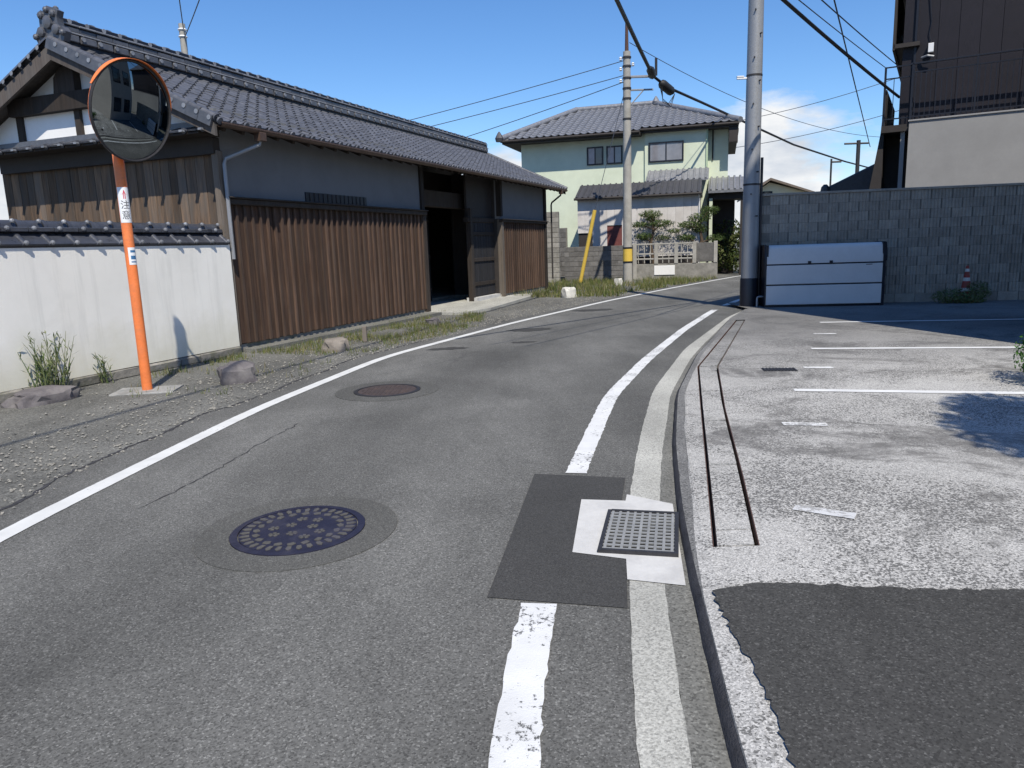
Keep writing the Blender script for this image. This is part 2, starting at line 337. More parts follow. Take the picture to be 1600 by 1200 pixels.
def leaf_mat(name, cols, sub=.25):
    t = NT(name); ri = t.new('ShaderNodeNewGeometry').outputs['Random Per Island']
    col = t.ramp(ri, [(i/(len(cols)-1), (*c, 1)) for i, c in enumerate(cols)])
    tr = t.new('ShaderNodeBsdfTranslucent'); t.l.new(col, tr.inputs[0]); ms = t.new('ShaderNodeMixShader'); ms.inputs[0].default_value = sub
    m = t.done(col, .6, 0, .3); t.l.new(t.b.outputs[0], ms.inputs[1]); t.l.new(tr.outputs[0], ms.inputs[2]); t.l.new(ms.outputs[0], t.n['Material Output'].inputs[0]); return m
M_GRASS = leaf_mat('verge_grass', [(.06, .10, .02), (.11, .15, .03), (.24, .22, .09), (.07, .12, .02), (.13, .16, .04), (.30, .26, .14), (.15, .12, .06)])
M_WEED = leaf_mat('weed_leaf', [(.07, .11, .04), (.13, .18, .06), (.20, .22, .11), (.10, .13, .05)])
M_PINE = leaf_mat('pine_needles', [(.03, .055, .015), (.06, .10, .022), (.10, .14, .035), (.045, .07, .02)])
M_HEDGE = leaf_mat('hedge_leaf', [(.028, .05, .012), (.06, .09, .02), (.12, .13, .04), (.04, .065, .018)])
M_SHRUB = leaf_mat('shrub_leaf', [(.03, .09, .015), (.06, .16, .025), (.10, .22, .04)])

# ------------------------------------------------------------------ ground, road, parking lot
def curve(pts, y0, y1, step=.12, smooth=3):
    """x as a smooth function of y through the surveyed points"""
    p = np.array(sorted(pts, key=lambda q: q[1])); ys = np.arange(y0, y1+1e-6, step)
    xs = np.interp(ys, p[:, 1], p[:, 0]); lo = ys < p[0, 1]; hi = ys > p[-1, 1]
    s0 = (p[1, 0]-p[0, 0])/(p[1, 1]-p[0, 1]); s1 = (p[-1, 0]-p[-2, 0])/(p[-1, 1]-p[-2, 1])
    xs[lo] = p[0, 0]+(ys[lo]-p[0, 1])*s0; xs[hi] = p[-1, 0]+(ys[hi]-p[-1, 1])*s1
    if smooth:
        k = int(smooth/step/2)
        if k:
            w = np.hanning(2*k+3)[1:-1]; w /= w.sum(); e = np.concatenate([xs[0]-(np.arange(k, 0, -1))*(xs[1]-xs[0]), xs, xs[-1]+np.arange(1, k+1)*(xs[-1]-xs[-2])]); xs = np.convolve(e, w, 'valid')
    return lambda y: float(np.interp(y, ys, xs))
cLINE = curve([(-3.0, -4), (-2.98, 1), (-2.9, 3.91), (-2.77, 5.09), (-2.54, 7.12), (-1.82, 10.47), (.04, 14.61), (2.62, 19.54), (5.3, 24.02), (9.22, 30.05), (14.2, 36), (21, 42)], -6, 46, smooth=2.4)
cRLINE = curve([(-.12, -1), (-.045, 1.91), (.08, 2.93), (.395, 4.68), (.98, 7.2), (1.78, 9.5), (2.97, 12.55), (4.46, 16.0), (4.95, 16.95), (5.8, 18.5), (8.3, 22.3), (12.6, 27.6), (20, 34.5)], -6, 46, smooth=1.6)
cGL = curve([(.22, 0), (.32, 1.89), (.37, 2.2), (.46, 2.85), (.67, 4.17), (1.0, 5.64), (1.44, 7.4), (2.45, 10.28), (4.28, 14.41), (5.0, 15.7), (6.6, 18.5), (9.0, 22), (13.4, 27), (21, 33.5)], -6, 46, smooth=1.2)
cCB = curve([(.42, 0), (.59, 1.88), (.66, 2.36), (.77, 3.13), (.9, 3.93), (1.16, 5.24), (1.59, 7.05), (2.37, 9.39), (4.14, 13.83), (4.9, 15.4)], -6, 16.4, smooth=1.0)
cEDGE = lambda y: cLINE(y)-.42-.05*math.sin(y*1.3)-.035*math.sin(y*3.7+1)-.02*math.sin(y*9.1)
LOT_Z = .06
def strip(ca, cb, y0, y1, za, zb, step=.15, jit=0., mb=None):
    mb = mb or MB(); n = max(2, int((y1-y0)/step)+1); b = len(mb.v)
    for i in range(n):
        y = y0+(y1-y0)*i/(n-1); j1 = random.uniform(-jit, jit); j2 = random.uniform(-jit, jit)
        mb.v += [(ca(y)+j1, y, za), (cb(y)+j2, y, zb)]
    mb.f += [(b+2*i, b+2*i+1, b+2*i+3, b+2*i+2) for i in range(n-1)]
    return mb
def poly_sheet(name, pts, z, m, label=None, jit=0., sub=0.):
    P = []
    for i, p in enumerate(pts):
        q = pts[(i+1) % len(pts)]; L = math.hypot(q[0]-p[0], q[1]-p[1]); k = max(1, int(L/sub)) if sub else 1
        for j in range(k):
            P.append((p[0]+(q[0]-p[0])*j/k+(random.uniform(-jit, jit) if sub else 0), p[1]+(q[1]-p[1])*j/k+(random.uniform(-jit, jit) if sub else 0), z))
    bm = bmesh.new(); f = bm.faces.new([bm.verts.new(p) for p in P]); bm.normal_update()
    if f.normal.z < 0: f.normal_flip()
    bmesh.ops.triangulate(bm, faces=bm.faces[:]); me = bpy.data.meshes.new(name); bm.to_mesh(me); bm.free(); me.materials.append(m)
    return tag(link(name, me), label, kind='structure')
g = MB(); g.add([(-900, -900, -.05), (900, -900, -.05), (900, 900, -.05), (-900, 900, -.05)], [(0, 1, 2, 3)])
tag(g.build('ground', M_GROUND), kind='structure')
tag(strip(lambda y: -14, lambda y: cEDGE(y)+.15, -6, 40, -.004, -.004, .25).build('gravel_shoulder', M_SHOULDER), kind='structure')
rd = tag(strip(cEDGE, cGL, -6, 46, 0, 0, .12).build('road', M_ROAD), kind='structure')
ul = rd.data.uv_layers.new(name='across')
for lp_ in rd.data.loops: ul.data[lp_.index].uv = (lp_.vertex_index % 2, rd.data.vertices[lp_.vertex_index].co.y)
gm = lambda y: cGL(y)+(cCB(y)-cGL(y))*(.58+.2*min(1, max(0, (y-3)/3)))
tag(strip(cGL, gm, -6, 15.4, .002, .003, .06, .003).build('gutter_strip', M_GUTTER), kind='structure')
tag(strip(gm, cCB, -6, 15.4, .003, .002, .12).build('gutter_edge', M_GUTTER2), kind='structure')
# low kerb: steep face, its shade put into a near-black colour, then a sloping back up to the lot
k = MB(); ys = np.arange(-6, 15.41, .12)
prof = [(0, 0), (.012, .036), (.032, .05)]
for y in ys:
    for dx, z in prof: k.v.append((cCB(y)+dx+random.uniform(-.004, .004), y, z+random.uniform(-.002, .002)))
n = len(prof); k.f = [(i*n+j, i*n+j+1, (i+1)*n+j+1, (i+1)*n+j) for i in range(len(ys)-1) for j in range(n-1)]
tag(k.build('kerb', M_CURB, smooth=40), kind='structure')
kw = lambda y: .004+.066*min(1, max(0, (y-2.8)/1.6))+.008*math.sin(y*5.3)*min(1, max(0, (y-2.8)/1.6)); kz = .055
tag(strip(lambda y: cCB(y)+.030, lambda y: cCB(y)+.030+kw(y), -6, 15.4, .0495, kz, .06).build('kerb_back', asphalt('worn_kerb', .05, .17, .36, 110, .25, (1, 1, .98), .5)), kind='structure')
tag(strip(lambda y: cCB(y)+.030+kw(y), lambda y: cCB(y)+.112, -6, 15.4, kz, LOT_Z+.001, .06).build('kerb_top', M_LOT), kind='structure')
# parking lot, left open along the drain channel
cKT = lambda y: cCB(y)+.10
chL = curve([(.93, 3.3), (1.2, 4.43), (1.62, 6.2), (2.15, 8.4), (4.08, 13.25)], 3.3, 13.25, .05, 0)
chR = curve([(1.15, 3.28), (1.42, 4.4), (1.83, 6.17), (2.38, 8.35), (4.23, 13.19)], 3.28, 13.25, .05, 0)
GAP = .024
lot = strip(cKT, lambda y: 16, -4, 3.3, LOT_Z, LOT_Z, .1)
strip(cKT, chL, 3.3, 13.25, LOT_Z, LOT_Z, .1, 0, lot); strip(chR, lambda y: 16, 3.3, 13.25, LOT_Z, LOT_Z, .1, 0, lot)
strip(cKT, lambda y: 16, 13.25, 15.4, LOT_Z, LOT_Z, .1, 0, lot); strip(lambda y: 4.98, lambda y: 16, 15.4, 17, LOT_Z, LOT_Z, .2, 0, lot)
tag(lot.build('parking_lot', M_LOT), kind='structure')
ch = empty('drain_channel', (chL(3.3), 3.3, 0)); tag(ch, 'narrow drain channel with concrete covers between two dark rusty slots along the kerb', 'drain')
def chan_pts(y): return (chL(y)+GAP, chR(y)-GAP)
y = 3.32; brk = [3.32, 3.52, 4.05, 4.62, 5.2, 5.8, 6.4, 7.0, 7.6, 8.15, 8.42, 9.1, 9.8, 10.5, 11.2, 11.9, 12.6, 13.2]
for a, b in zip(brk[:-1], brk[1:]):
    a += .010; b -= .010; s = MB(); dz = random.uniform(-.010, .002); z = LOT_Z+dz
    q = [(chan_pts(a)[0], a), (chan_pts(a)[1], a), (chan_pts(b)[1], b), (chan_pts(b)[0], b)]
    s.prism(q, 'z', z-.09, z); s.v = [(p[0]-ch.location.x, p[1]-ch.location.y, p[2]) for p in s.v]
    s.build('cover_slab', M_LOT, ch)
for cc, sg in ((chL, 1), (chR, -1)):
    s = MB(); yy = np.arange(3.3, 13.25, .1)
    for v in yy: s.v += [(cc(v)-ch.location.x+sg*.001, v-ch.location.y, LOT_Z+.001), (cc(v)-ch.location.x+sg*.005, v-ch.location.y, LOT_Z+.001), (cc(v)-ch.location.x+sg*.005, v-ch.location.y, -.045), (cc(v)-ch.location.x+sg*.001, v-ch.location.y, -.045)]
    s.f = [(i*4+j, i*4+(j+1) % 4, (i+1)*4+(j+1) % 4, (i+1)*4+j) for i in range(len(yy)-1) for j in range(4)]
    s.build('steel_edge', M_RUST, ch)
# darker relaid asphalt in the lot (ragged edge) and the trench patch in the road
P = [(.80, 2.84), (1.0, 2.90), (1.3, 2.86), (1.6, 2.80), (2.0, 2.76), (2.5, 2.82), (3.2, 2.78), (5, 2.85), (7, 2.8), (7, -3.5), (.62, -3.5), (.66, 1.2), (.74, 1.8), (.79, 2.2), (.785, 2.5)]
poly_sheet('lot_repair', P, LOT_Z+.009, M_PATCH2, jit=.011, sub=.022)
poly_sheet('road_repair', [(.13, 4.72), (.715, 4.57), (.62, 4.12), (.52, 3.32), (.45, 2.84), (-.14, 2.98)], .004, M_PATCH)
poly_sheet('grate_surround', [(.39, 4.18), (.645, 4.13), (.67, 4.24), (.905, 4.05), (.735, 3.02), (.49, 3.10), (.52, 3.32), (.27, 3.42)], .007, M_PAD)
# cracks, broken shoulder edge and small dark blotches
def crack(pts, w, m=None):
    mb = MB(); P_ = []
    for p, q in zip(pts[:-1], pts[1:]):
        k_ = max(2, int(math.hypot(q[0]-p[0], q[1]-p[1])/.05)); P_ += [(p[0]+(q[0]-p[0])*i/k_+random.gauss(0, .008), p[1]+(q[1]-p[1])*i/k_) for i in range(k_)]
    for i, (x, y) in enumerate(P_): ww = w*random.uniform(.2, 1); mb.v += [(x-ww, y, .0035), (x+ww, y, .0035)]
    mb.f = [(2*i, 2*i+1, 2*i+3, 2*i+2) for i in range(len(P_)-1)]
    return tag(mb.build('road_crack', m or M_CURB), kind='structure')
crack([(-2.30, 4.3), (-2.14, 4.99), (-2.06, 5.71), (-1.92, 6.49)], .006); crack([(-1.75, 7.0), (-1.2, 6.9), (-.8, 7.05)], .004)
crack([(cEDGE(y)+.02, y) for y in np.arange(4.2, 13, .4)], .022); crack([(-1.9, 8.7), (-1.2, 9.4), (-.5, 10.4)], .004)
for x, y, a, b in ((.38, 13.35, .42, .30), (-.96, 11.13, .35, .16), (1.9, 16.9, .5, .3), (.2, 11.6, .22, .12)):
    poly_sheet('dark_blotch', [(x+a*math.cos(t)*random.uniform(.7, 1.1)+b*.3*math.sin(t), y+b*math.sin(t)*random.uniform(.7, 1.1)) for t in [2*math.pi*i/26 for i in range(26)]], .003, M_PATCH)
# painted lines
def line(name, c, y0, y1, w, m, z=.005, jit=.004):
    mb = MB(); yy = np.arange(y0, y1+.001, .05)
    for y in yy:
        t = Vector((c(y+.05)-c(y-.05), .1)).normalized(); nx, ny = t.y, -t.x
        for s in (-1, 1): mb.v.append((c(y)+s*nx*w/2+random.uniform(-jit, jit), y+s*ny*w/2+random.uniform(-jit, jit), z))
    mb.f = [(2*i, 2*i+1, 2*i+3, 2*i+2) for i in range(len(yy)-1)]
    return tag(mb.build(name, m), kind='structure')
line('road_edge_line', cLINE, -5, 45, .135, M_LINE, jit=.002)
line('road_edge_line', cRLINE, -5, 2.94, .15, M_LINEW, jit=.007)
line('road_edge_line', cRLINE, 4.70, 15.95, .14, M_LINEW, jit=.005)
line('road_edge_line', cRLINE, 16.9, 44, .14, M_LINE)
def bar(name, p, q, w, m):
    p, q = Vector(p), Vector(q); t = (q-p).normalized(); nn = Vector((-t.y, t.x))*w/2; L = (q-p).length; k = max(2, int(L/.06)); mb = MB()
    for i in range(k+1):
        c = p+(q-p)*i/k
        for s in (-1, 1): mb.v.append((c.x+s*nn.x+random.uniform(-.003, .003), c.y+s*nn.y+random.uniform(-.003, .003), LOT_Z+.005))
    mb.f = [(2*i, 2*i+2, 2*i+3, 2*i+1) for i in range(k)]
    return tag(mb.build(name, m), kind='structure')
for p, q in (((5.24, 12.40), (8.55, 11.85)), ((3.91, 9.48), (6.6, 8.94)), ((2.69, 6.88), (4.72, 6.36))): bar('parking_bay_line', p, q, .115, M_LOTLINE)
for p, q in (((4.54, 10.94), (4.85, 10.88)), ((3.26, 8.09), (3.57, 8.03)), ((2.11, 5.60), (2.43, 5.53))): bar('parking_bay_tick', p, q, .10, M_LOTLINEW)
bar('parking_bay_tick', (1.50, 3.78), (1.76, 3.62), .09, paint_mat('nearly_gone_paint', .44, (.55, .56, .57), .30, 18))

# ------------------------------------------------------------------ road furniture: manholes, grates
def disc_M(x, y, z=0, rz=0): return TR(x, y, z) @ RZ(rz)
mh = empty('manhole_cover', (-1.205, 3.86, 0)); tag(mh, 'dark blue round manhole cover with a worn flower pattern, nearest on the road', 'manhole')
MB().lathe([(.54, .001), (.54, .0045), (.365, .0055), (.365, .001)], 48, closed=True).build('asphalt_collar', M_COLLAR, mh)
MB().lathe([(.362, 0), (.362, .009), (.322, .011), (.322, 0)], 48, closed=True).build('rim', M_BLUELID, mh, smooth=40)
MB().lathe([(.316, 0), (.316, .009)], 48).build('lid', M_BLUELID, mh)
pt = MB()
for k in range(34):                                       # outer ring of leaf studs
    a = 2*math.pi*k/34; pt.put(MB().prism([(-.011, -.026), (.011, -.026), (.015, .01), (0, .028), (-.015, .01)], 'z', .008, .013), RZ(a) @ TR(.285, 0, 0) @ RZ(-math.pi/2))
for k in range(20):
    a = 2*math.pi*k/20+.1; pt.put(MB().prism([(-.018, -.014), (.018, -.014), (.022, .012), (0, .02), (-.022, .012)], 'z', .008, .0125), RZ(a) @ TR(.225, 0, 0) @ RZ(-math.pi/2+.5))
for k in range(9):                                       # inner blossoms
    a = 2*math.pi*k/9+.3; r_ = .075 if k % 3 == 0 else .14
    for j in range(5): pt.put(MB().prism([(-.006, 0), (.006, 0), (.010, .022), (-.010, .022)], 'z', .008, .012), RZ(a) @ TR(r_, 0, 0) @ RZ(2*math.pi*j/5) @ TR(0, .007, 0))
tag(pt.build('cast_pattern', M_GOLDLID, mh), kind='stuff')
mh2 = empty('manhole_cover', (-1.36, 7.88, 0)); tag(mh2, 'brown round manhole cover with a fine grid, farther along the road', 'manhole')
MB().lathe([(.56, .001), (.56, .0045), (.365, .0055), (.365, .001)], 48, closed=True).build('asphalt_collar', M_COLLAR, mh2)
MB().lathe([(.36, 0), (.36, .009), (.318, .011), (.318, 0)], 40, closed=True).build('rim', M_STEELD, mh2, smooth=40)
MB().lathe([(.313, 0), (.313, .008)], 40).build('lid', M_RUSTLID, mh2)
pt = MB()
for i in range(-6, 7):
    for j in range(-6, 7):
        if math.hypot(i, j)*.046 < .285: pt.box(i*.046-.016, i*.046+.016, j*.046-.016, j*.046+.016, .007, .0125)
tag(pt.build('cast_studs', M_RUSTLID, mh2), kind='stuff')
# gutter grate
gr = empty('drain_grate', (.645, 3.635, 0), math.atan2(.335, -.10)-math.pi/2); tag(gr, 'grey steel drain grate set in fresh pale concrete beside the kerb', 'drain grate')
gr.rotation_euler = (0, 0, R(-13))
hw, hl = .175, .265
MB().box(-hw+.005, hw-.005, -hl+.005, hl-.005, .0075, .0095).build('pit', M_VOID, gr)
f_ = MB(); f_.box(-hw-.02, -hw, -hl-.02, hl+.02, .007, .023).box(hw, hw+.02, -hl-.02, hl+.02, .007, .026).box(-hw, hw, -hl-.02, -hl, .007, .026).box(-hw, hw, hl, hl+.02, .007, .026)
f_.build('frame', M_STEELD, gr)
b1 = MB().box(-.007, .007, -hl, hl, .014, .022).mesh('bar', M_GRATE)
for i in range(9): link('bar', b1, gr, (-hw+.012+i*(2*hw-.024)/8, 0, 0))
b2 = MB().box(-hw, hw, -.008, .008, .014, .0205).mesh('cross_bar', M_GRATE)
for i in range(12): link('cross_bar', b2, gr, (0, -hl+.02+i*(2*hl-.04)/11, 0))
g2 = empty('small_grate', (2.96, 8.01, LOT_Z), R(-9)); tag(g2, 'small dark slotted drain grate among the parking bay lines', 'drain grate')
MB().box(-.18, .18, -.095, .095, .001, .005).build('frame', M_STEELD, g2)
b3 = MB().box(-.008, .008, -.085, .085, .004, .012).mesh('bar', M_STEELD)
for i in range(10): link('bar', b3, g2, (-.16+i*.0355, 0, 0))

# ------------------------------------------------------------------ tile meshes
def pan_tile(w, L, eave=False, amp=1., th=.022):
    pr = [(0, .036), (.09, .05), (.19, .043), (.29, .018), (.46, .003), (.66, 0), (.86, .014), (1.0, .034)]
    n = len(pr); mb = MB()
    mb.v = [(x*w, 0, z*amp+th) for x, z in pr]+[(x*w, L+.03, z*amp) for x, z in pr]+[(x*w, 0, z*amp+th-.026) for x, z in pr]
    mb.f = [(i, i+1, n+i+1, n+i) for i in range(n-1)]+[(2*n+i, 2*n+i+1, i+1, i) for i in range(n-1)]
    if eave:
        mb.put(MB().lathe([(.05, 0), (.05, .03)], 10), TR(.12*w, -.018, .026) @ RX(math.pi/2))
        mb.put(MB().prism([(.25*w, -.03), (w, -.018), (w, .03), (.25*w, .03)], 'y', -.012, .004), Matrix.Identity(4))
    return mb
def half_round(r, L, n=7, lip=True):
    """half cylinder along x, open below, closed ends"""
    mb = MB(); a = [math.pi*i/(n-1) for i in range(n)]
    mb.v = [(x, -r*math.cos(t), r*math.sin(t)) for x in (0, L) for t in a]
    mb.f = [(i, n+i, n+i+1, i+1) for i in range(n-1)]+[tuple(range(n)), tuple(range(2*n-1, n-1, -1))]
    return mb

# ------------------------------------------------------------------ old timber gatehouse and its white boundary wall
# local frame: x along the street front, y into the plot, z up; origin at the near street corner
HROT = R(90-21.6)
house = empty('timber_gatehouse', (-4.24, 11.44, 0), HROT)
tag(house, 'old timber gatehouse with grey tiled roof, brown vertical boards and dark gateway', 'house')
XA, XB, EY, EZ, RYY, RZZ = -.52, 16.25, -.38, 3.37, 2.60, 4.76
TH = math.atan2(RZZ-EZ, RYY-EY); SL = math.hypot(RZZ-EZ, RYY-EY)
# plinth and wall body
MB().box(.0, 6.40, .06, 4.70, 0, .12).box(11.10, 15.15, .06, 4.70, 0, .12).box(6.40, 11.10, 1.6, 4.7, 0, .12).build('plinth', M_STONE, house)
for a_, b_ in ((.02, 6.36), (11.12, 15.13)): MB().box(a_, b_, .05, .20, 2.30, 3.66).build('street_plaster', M_SPLASTER, house)
w = MB(); w.box(.02, 6.36, .06, .20, .12, 2.30).box(11.12, 15.13, .06, .20, .12, 2.30).box(15.0, 15.13, .20, 4.65, .12, 3.6).box(0.02, 15.13, 4.5, 4.65, .12, 3.6)
w.box(6.26, 6.36, .20, 1.6, .12, 3.6).box(11.12, 11.24, .20, 1.6, .12, 3.6)
w.build('wall_core', M_DARKW, house)
# gable end (faces -x): plaster triangle over dark beams, boards below
zr = lambda y: EZ-.06+(y-EY)*math.tan(TH) if y <= RYY else EZ-.06+(2*RYY-EY-y)*math.tan(TH)
gp = MB(); gp.prism([(.05, 3.30), (.05, zr(.05)-.05), (RYY, zr(RYY)-.05), (4.65, zr(4.65)-.05), (4.65, 3.30)], 'x', -.10, .10); gp.build('gable_plaster', M_GPLASTER, house)
MB().box(.04, .10, .2, 4.65, .12, 3.0).build('gable_core', M_DARKW, house)
bw = .185; k = 0; y = .16
while y < 4.6:
    ww = bw*random.uniform(.8, 1.15); b = MB().bbox(-ww/2+.004, ww/2-.004, 0, .026, 0, 1.10+random.uniform(0, .01), .004)
    b.build('gable_board', M_GBOARD, house, (.012+random.uniform(0, .008), y+ww/2, 1.92), (0, 0, -math.pi/2)); y += ww
def beam(name, x0, x1, y0, y1, z0, z1, m=None, par=None): return MB().bbox(x0, x1, y0, y1, z0, z1, .012).build(name, m or M_BEAM, par or house)
gb = beam('gable_beam', -.24, -.09, 1.25, 4.05, 3.85, 4.11)
hump = MB(); hump.prism([(2.50, 4.10), (2.50, 4.40), (2.60, 4.50), (2.80, 4.48), (2.93, 4.34), (2.97, 4.10)], 'x', -.23, -.09); hump.build('beam_end_block', M_BEAM, house)
for yy in (2.62, 3.95, 1.30): MB().bbox(-.155, -.08, yy-.06, yy+.06, 3.42, min(zr(yy)-.06, 4.45), .01).build('gable_post', M_BEAM, house)
beam('gable_tie', -.09, .05, .03, 4.66, 3.0, 3.24, M_DARKW)
# little pent roof under the gable
pr_ = MB(); pr_.add([Vector((x, y, z)) for y in (-.05, 4.75) for x, z in ((-.44, 3.24), (-.44, 3.265), (-.02, 3.40), (-.02, 3.24))], [(0, 1, 2, 3), (7, 6, 5, 4), (0, 4, 5, 1), (1, 5, 6, 2), (2, 6, 7, 3), (3, 7, 4, 0)]); pr_.build('pent_roof_deck', M_BEAM, house)
pm = MB(); L_ = .46
pm.box(0, .30, 0, L_, 0, .022).put(half_round(.034, L_, 7), TR(.30, 0, .0) @ RZ(math.pi/2)).put(MB().lathe([(.04, 0), (.04, .025)], 10), TR(.30, 0, .012) @ RX(math.pi/2))
pme = pm.mesh('pent_tile', M_TILED, 40)
for i in range(14): link('pent_tile', pme, house, (-.46, 4.68-i*.35, 3.275), (math.atan2(.135, .44), 0, -math.pi/2))
MB().box(-.18, -.07, -.05, 4.75, 3.38, 3.46).build('pent_ridge', M_TILE, house)
for i in range(14): MB().bbox(-.05, .02, -.03, .03, 0, .03, .005).build('pent_tile_stop', M_TILEE, house, (-.49, 4.36-i*.35+.02, 3.262))
# corner post, street boards with battens, rails
MB().bbox(-.055, .06, .0, .11, .12, 3.05, .01).build('corner_post', M_POSTW, house)
def boards(x0, x1, z0, z1, pitch=.178):
    n = round((x1-x0)/pitch); p = (x1-x0)/n
    for i in range(n):
        ww = p*.86; MB().bbox(-ww/2, ww/2, 0, .018, z0+random.uniform(-.012, .006), z1, .003).build('street_board', M_BOARD, house, (x0+p*(i+.5), .036+random.uniform(-.004, .004), 0), (random.uniform(-.003, .003), 0, 0))
        MB().bbox(-.024, .024, 0, .034, z0+random.uniform(-.01, .006), z1, .005).build('batten', M_BATTEN, house, (x0+p*(i+1), .0+random.uniform(-.003, .003), 0))
boards(.07, 6.30, .13, 2.27); boards(11.25, 15.05, .13, 2.20)
beam('sill_beam', .04, 6.42, -.06, .06, 2.27, 2.36); beam('sill_beam', 11.08, 15.14, -.06, .06, 2.20, 2.27)
beam('sill_cap', .02, 6.44, -.10, .05, 2.36, 2.385, M_DARKW); beam('sill_cap', 11.06, 15.16, -.10, .05, 2.27, 2.295, M_DARKW)
v = MB(); v.box(2.05, 4.02, .03, .052, 2.40, 2.56); v.build('vent_slot', M_BLACK, house)
for i in range(14): MB().box(-.012, .012, .022, .04, 2.405, 2.555).build('vent_bar', M_DARKW, house, (2.17+i*.135, 0, 0))
for xx, m_, zt in ((6.37, M_BEAM, 2.28), (11.18, M_POSTW, 2.28), (15.10, M_BEAM, 3.6)): MB().bbox(xx-.075, xx+.075, -.02, .13, .0, zt, .012).build('gate_post', m_, house)
for xx in (6.37, 11.18): MB().bbox(xx-.07, xx+.07, .0, .15, 2.37, 3.62, .012).build('upper_post', M_BEAM, house)
# deep gateway with its doors
beam('gate_lintel', 6.44, 11.10, .55, .80, 2.55, 2.95); beam('gate_transom', 9.30, 11.10, .22, .36, 2.18, 2.32)
MB().box(6.36, 11.12, 1.55, 1.62, 2.9, 3.6).box(9.40, 11.12, .30, .36, 2.32, 3.6).build('gate_upper_wall', M_DARKW, house)
def door(name, x0, x1, y, z0, z1, lab=None):
    d = MB().box(x0, x1, y, y+.03, z0, z1).build(name, M_DARKW, house); n = max(3, round((x1-x0)/.19)); p = (x1-x0)/n
    for i in range(n): MB().bbox(-p*.47, p*.47, -.022, -.001, z0+.01, z1-.01, .004).build('door_plank', M_DBOARD, d, (x0+p*(i+.5), y, 0))
    for zz in (z0+.35, (z0+z1)/2, z1-.3): MB().bbox(x0+.02, x1-.02, -.05, -.021, zz-.05, zz+.05, .006).build('door_ledge', M_BEAM, d, (0, y, 0))
    return d
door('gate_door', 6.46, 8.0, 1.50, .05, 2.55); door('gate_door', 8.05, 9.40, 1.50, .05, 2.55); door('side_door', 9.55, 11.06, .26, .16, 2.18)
MB().bbox(9.40, 9.54, .20, .34, .0, 2.55, .012).build('door_post', M_BEAM, house)
MB().box(9.42, 11.1, .1, .42, .0, .15).build('door_step', M_PAD, house)
# roof deck, rafters, fascia
rf = MB(); e = .03
rf.prism([(EY, EZ-.035), (EY, EZ), (RYY, RZZ), (2*RYY-EY, EZ), (2*RYY-EY, EZ-.035), (RYY, RZZ-.035)], 'x', XA+.06, XB-.04)
roof = rf.build('roof', M_BEAM, house)
raf = MB().box(-.03, .03, 0, .75, -.075, 0).mesh('rafter', M_BEAM)
for i in range(41): link('rafter', raf, roof, (XA+.30+i*.395, EY+.03, EZ-.037), (TH, 0, 0))
MB().bbox(XA+.05, XB-.05, EY-.006, EY+.02, EZ-.065, EZ+.012, .004).build('fascia', M_BEAM, roof)
TW, TL = .2683, SL/14
NC = int((XB-XA-.1)/TW)
t_me = pan_tile(TW, TL).mesh('roof_tile', M_TILE, 50); te_me = pan_tile(TW, TL, True).mesh('eave_tile', M_TILE, 40)
far = MB(); pt_mb = pan_tile(TW, TL); pe_mb = pan_tile(TW, TL, True); CA, SA = math.cos(TH), math.sin(TH)
for c in range(NC):
    for r_ in range(14):
        p = (XA+.05+c*TW, EY-.04+CA*r_*TL, EZ+.012+SA*r_*TL-.017)
        jz = random.uniform(-.003, .003)
        if c < 21: link('eave_tile' if r_ == 0 else 'roof_tile', te_me if r_ == 0 else t_me, roof, (p[0]+random.uniform(-.003, .003), p[1], p[2]+jz), (TH+random.uniform(-.012, .012), random.uniform(-.008, .008), 0))
        else: far.put(pe_mb if r_ == 0 else pt_mb, TR(p[0], p[1], p[2]+jz) @ RX(TH+random.uniform(-.012, .012)) @ RY(random.uniform(-.008, .008)))
tag(far.build('far_roof_tiles', M_TILE, roof, smooth=50), kind='stuff')
bk = MB()
for c in range(NC):
    for r_ in range(14): bk.put(pe_mb if r_ == 0 else pt_mb, TR(XB-.05-c*TW, 2*RYY-EY+.04-CA*r_*TL, EZ-.005+SA*r_*TL) @ RZ(math.pi) @ RX(TH))
tag(bk.build('rear_roof_tiles', M_TILE, roof, smooth=50), kind='stuff')
# verge rolls and bargeboards on the near gable, plain verge on the far one
vt = MB(); vt.put(half_round(.062, TL+.02, 9), RZ(math.pi/2)).put(MB().lathe([(.058, 0), (.058, .022)], 12), TR(0, 0, .0) @ RX(math.pi/2)).box(-.075, -.035, 0, TL+.01, -.13, .02)
v_me = vt.mesh('verge_tile', M_TILE, 45); ve_me = MB().lathe([(.034, 0), (.034, .006)], 10).mesh('verge_stud', M_TILEE)
def verge(x, front, par):
    for r_ in range(14):
        if front: loc, rot = (x, EY-.03+CA*r_*TL, EZ+.045+SA*r_*TL), (TH, 0, 0)
        else: loc, rot = (x, 2*RYY-EY+.03-CA*r_*TL, EZ+.045+SA*r_*TL), (TH, 0, math.pi)
        o = link('verge_tile', v_me, par, loc, rot); o.rotation_euler[1] = 0
        link('verge_stud', ve_me, par, (x-.078, loc[1]+(.05 if front else -.05), loc[2]+.0), (0, -math.pi/2, 0))
verge(XA+.06, True, roof); verge(XA+.06, False, roof); verge(XB-.02, True, roof)
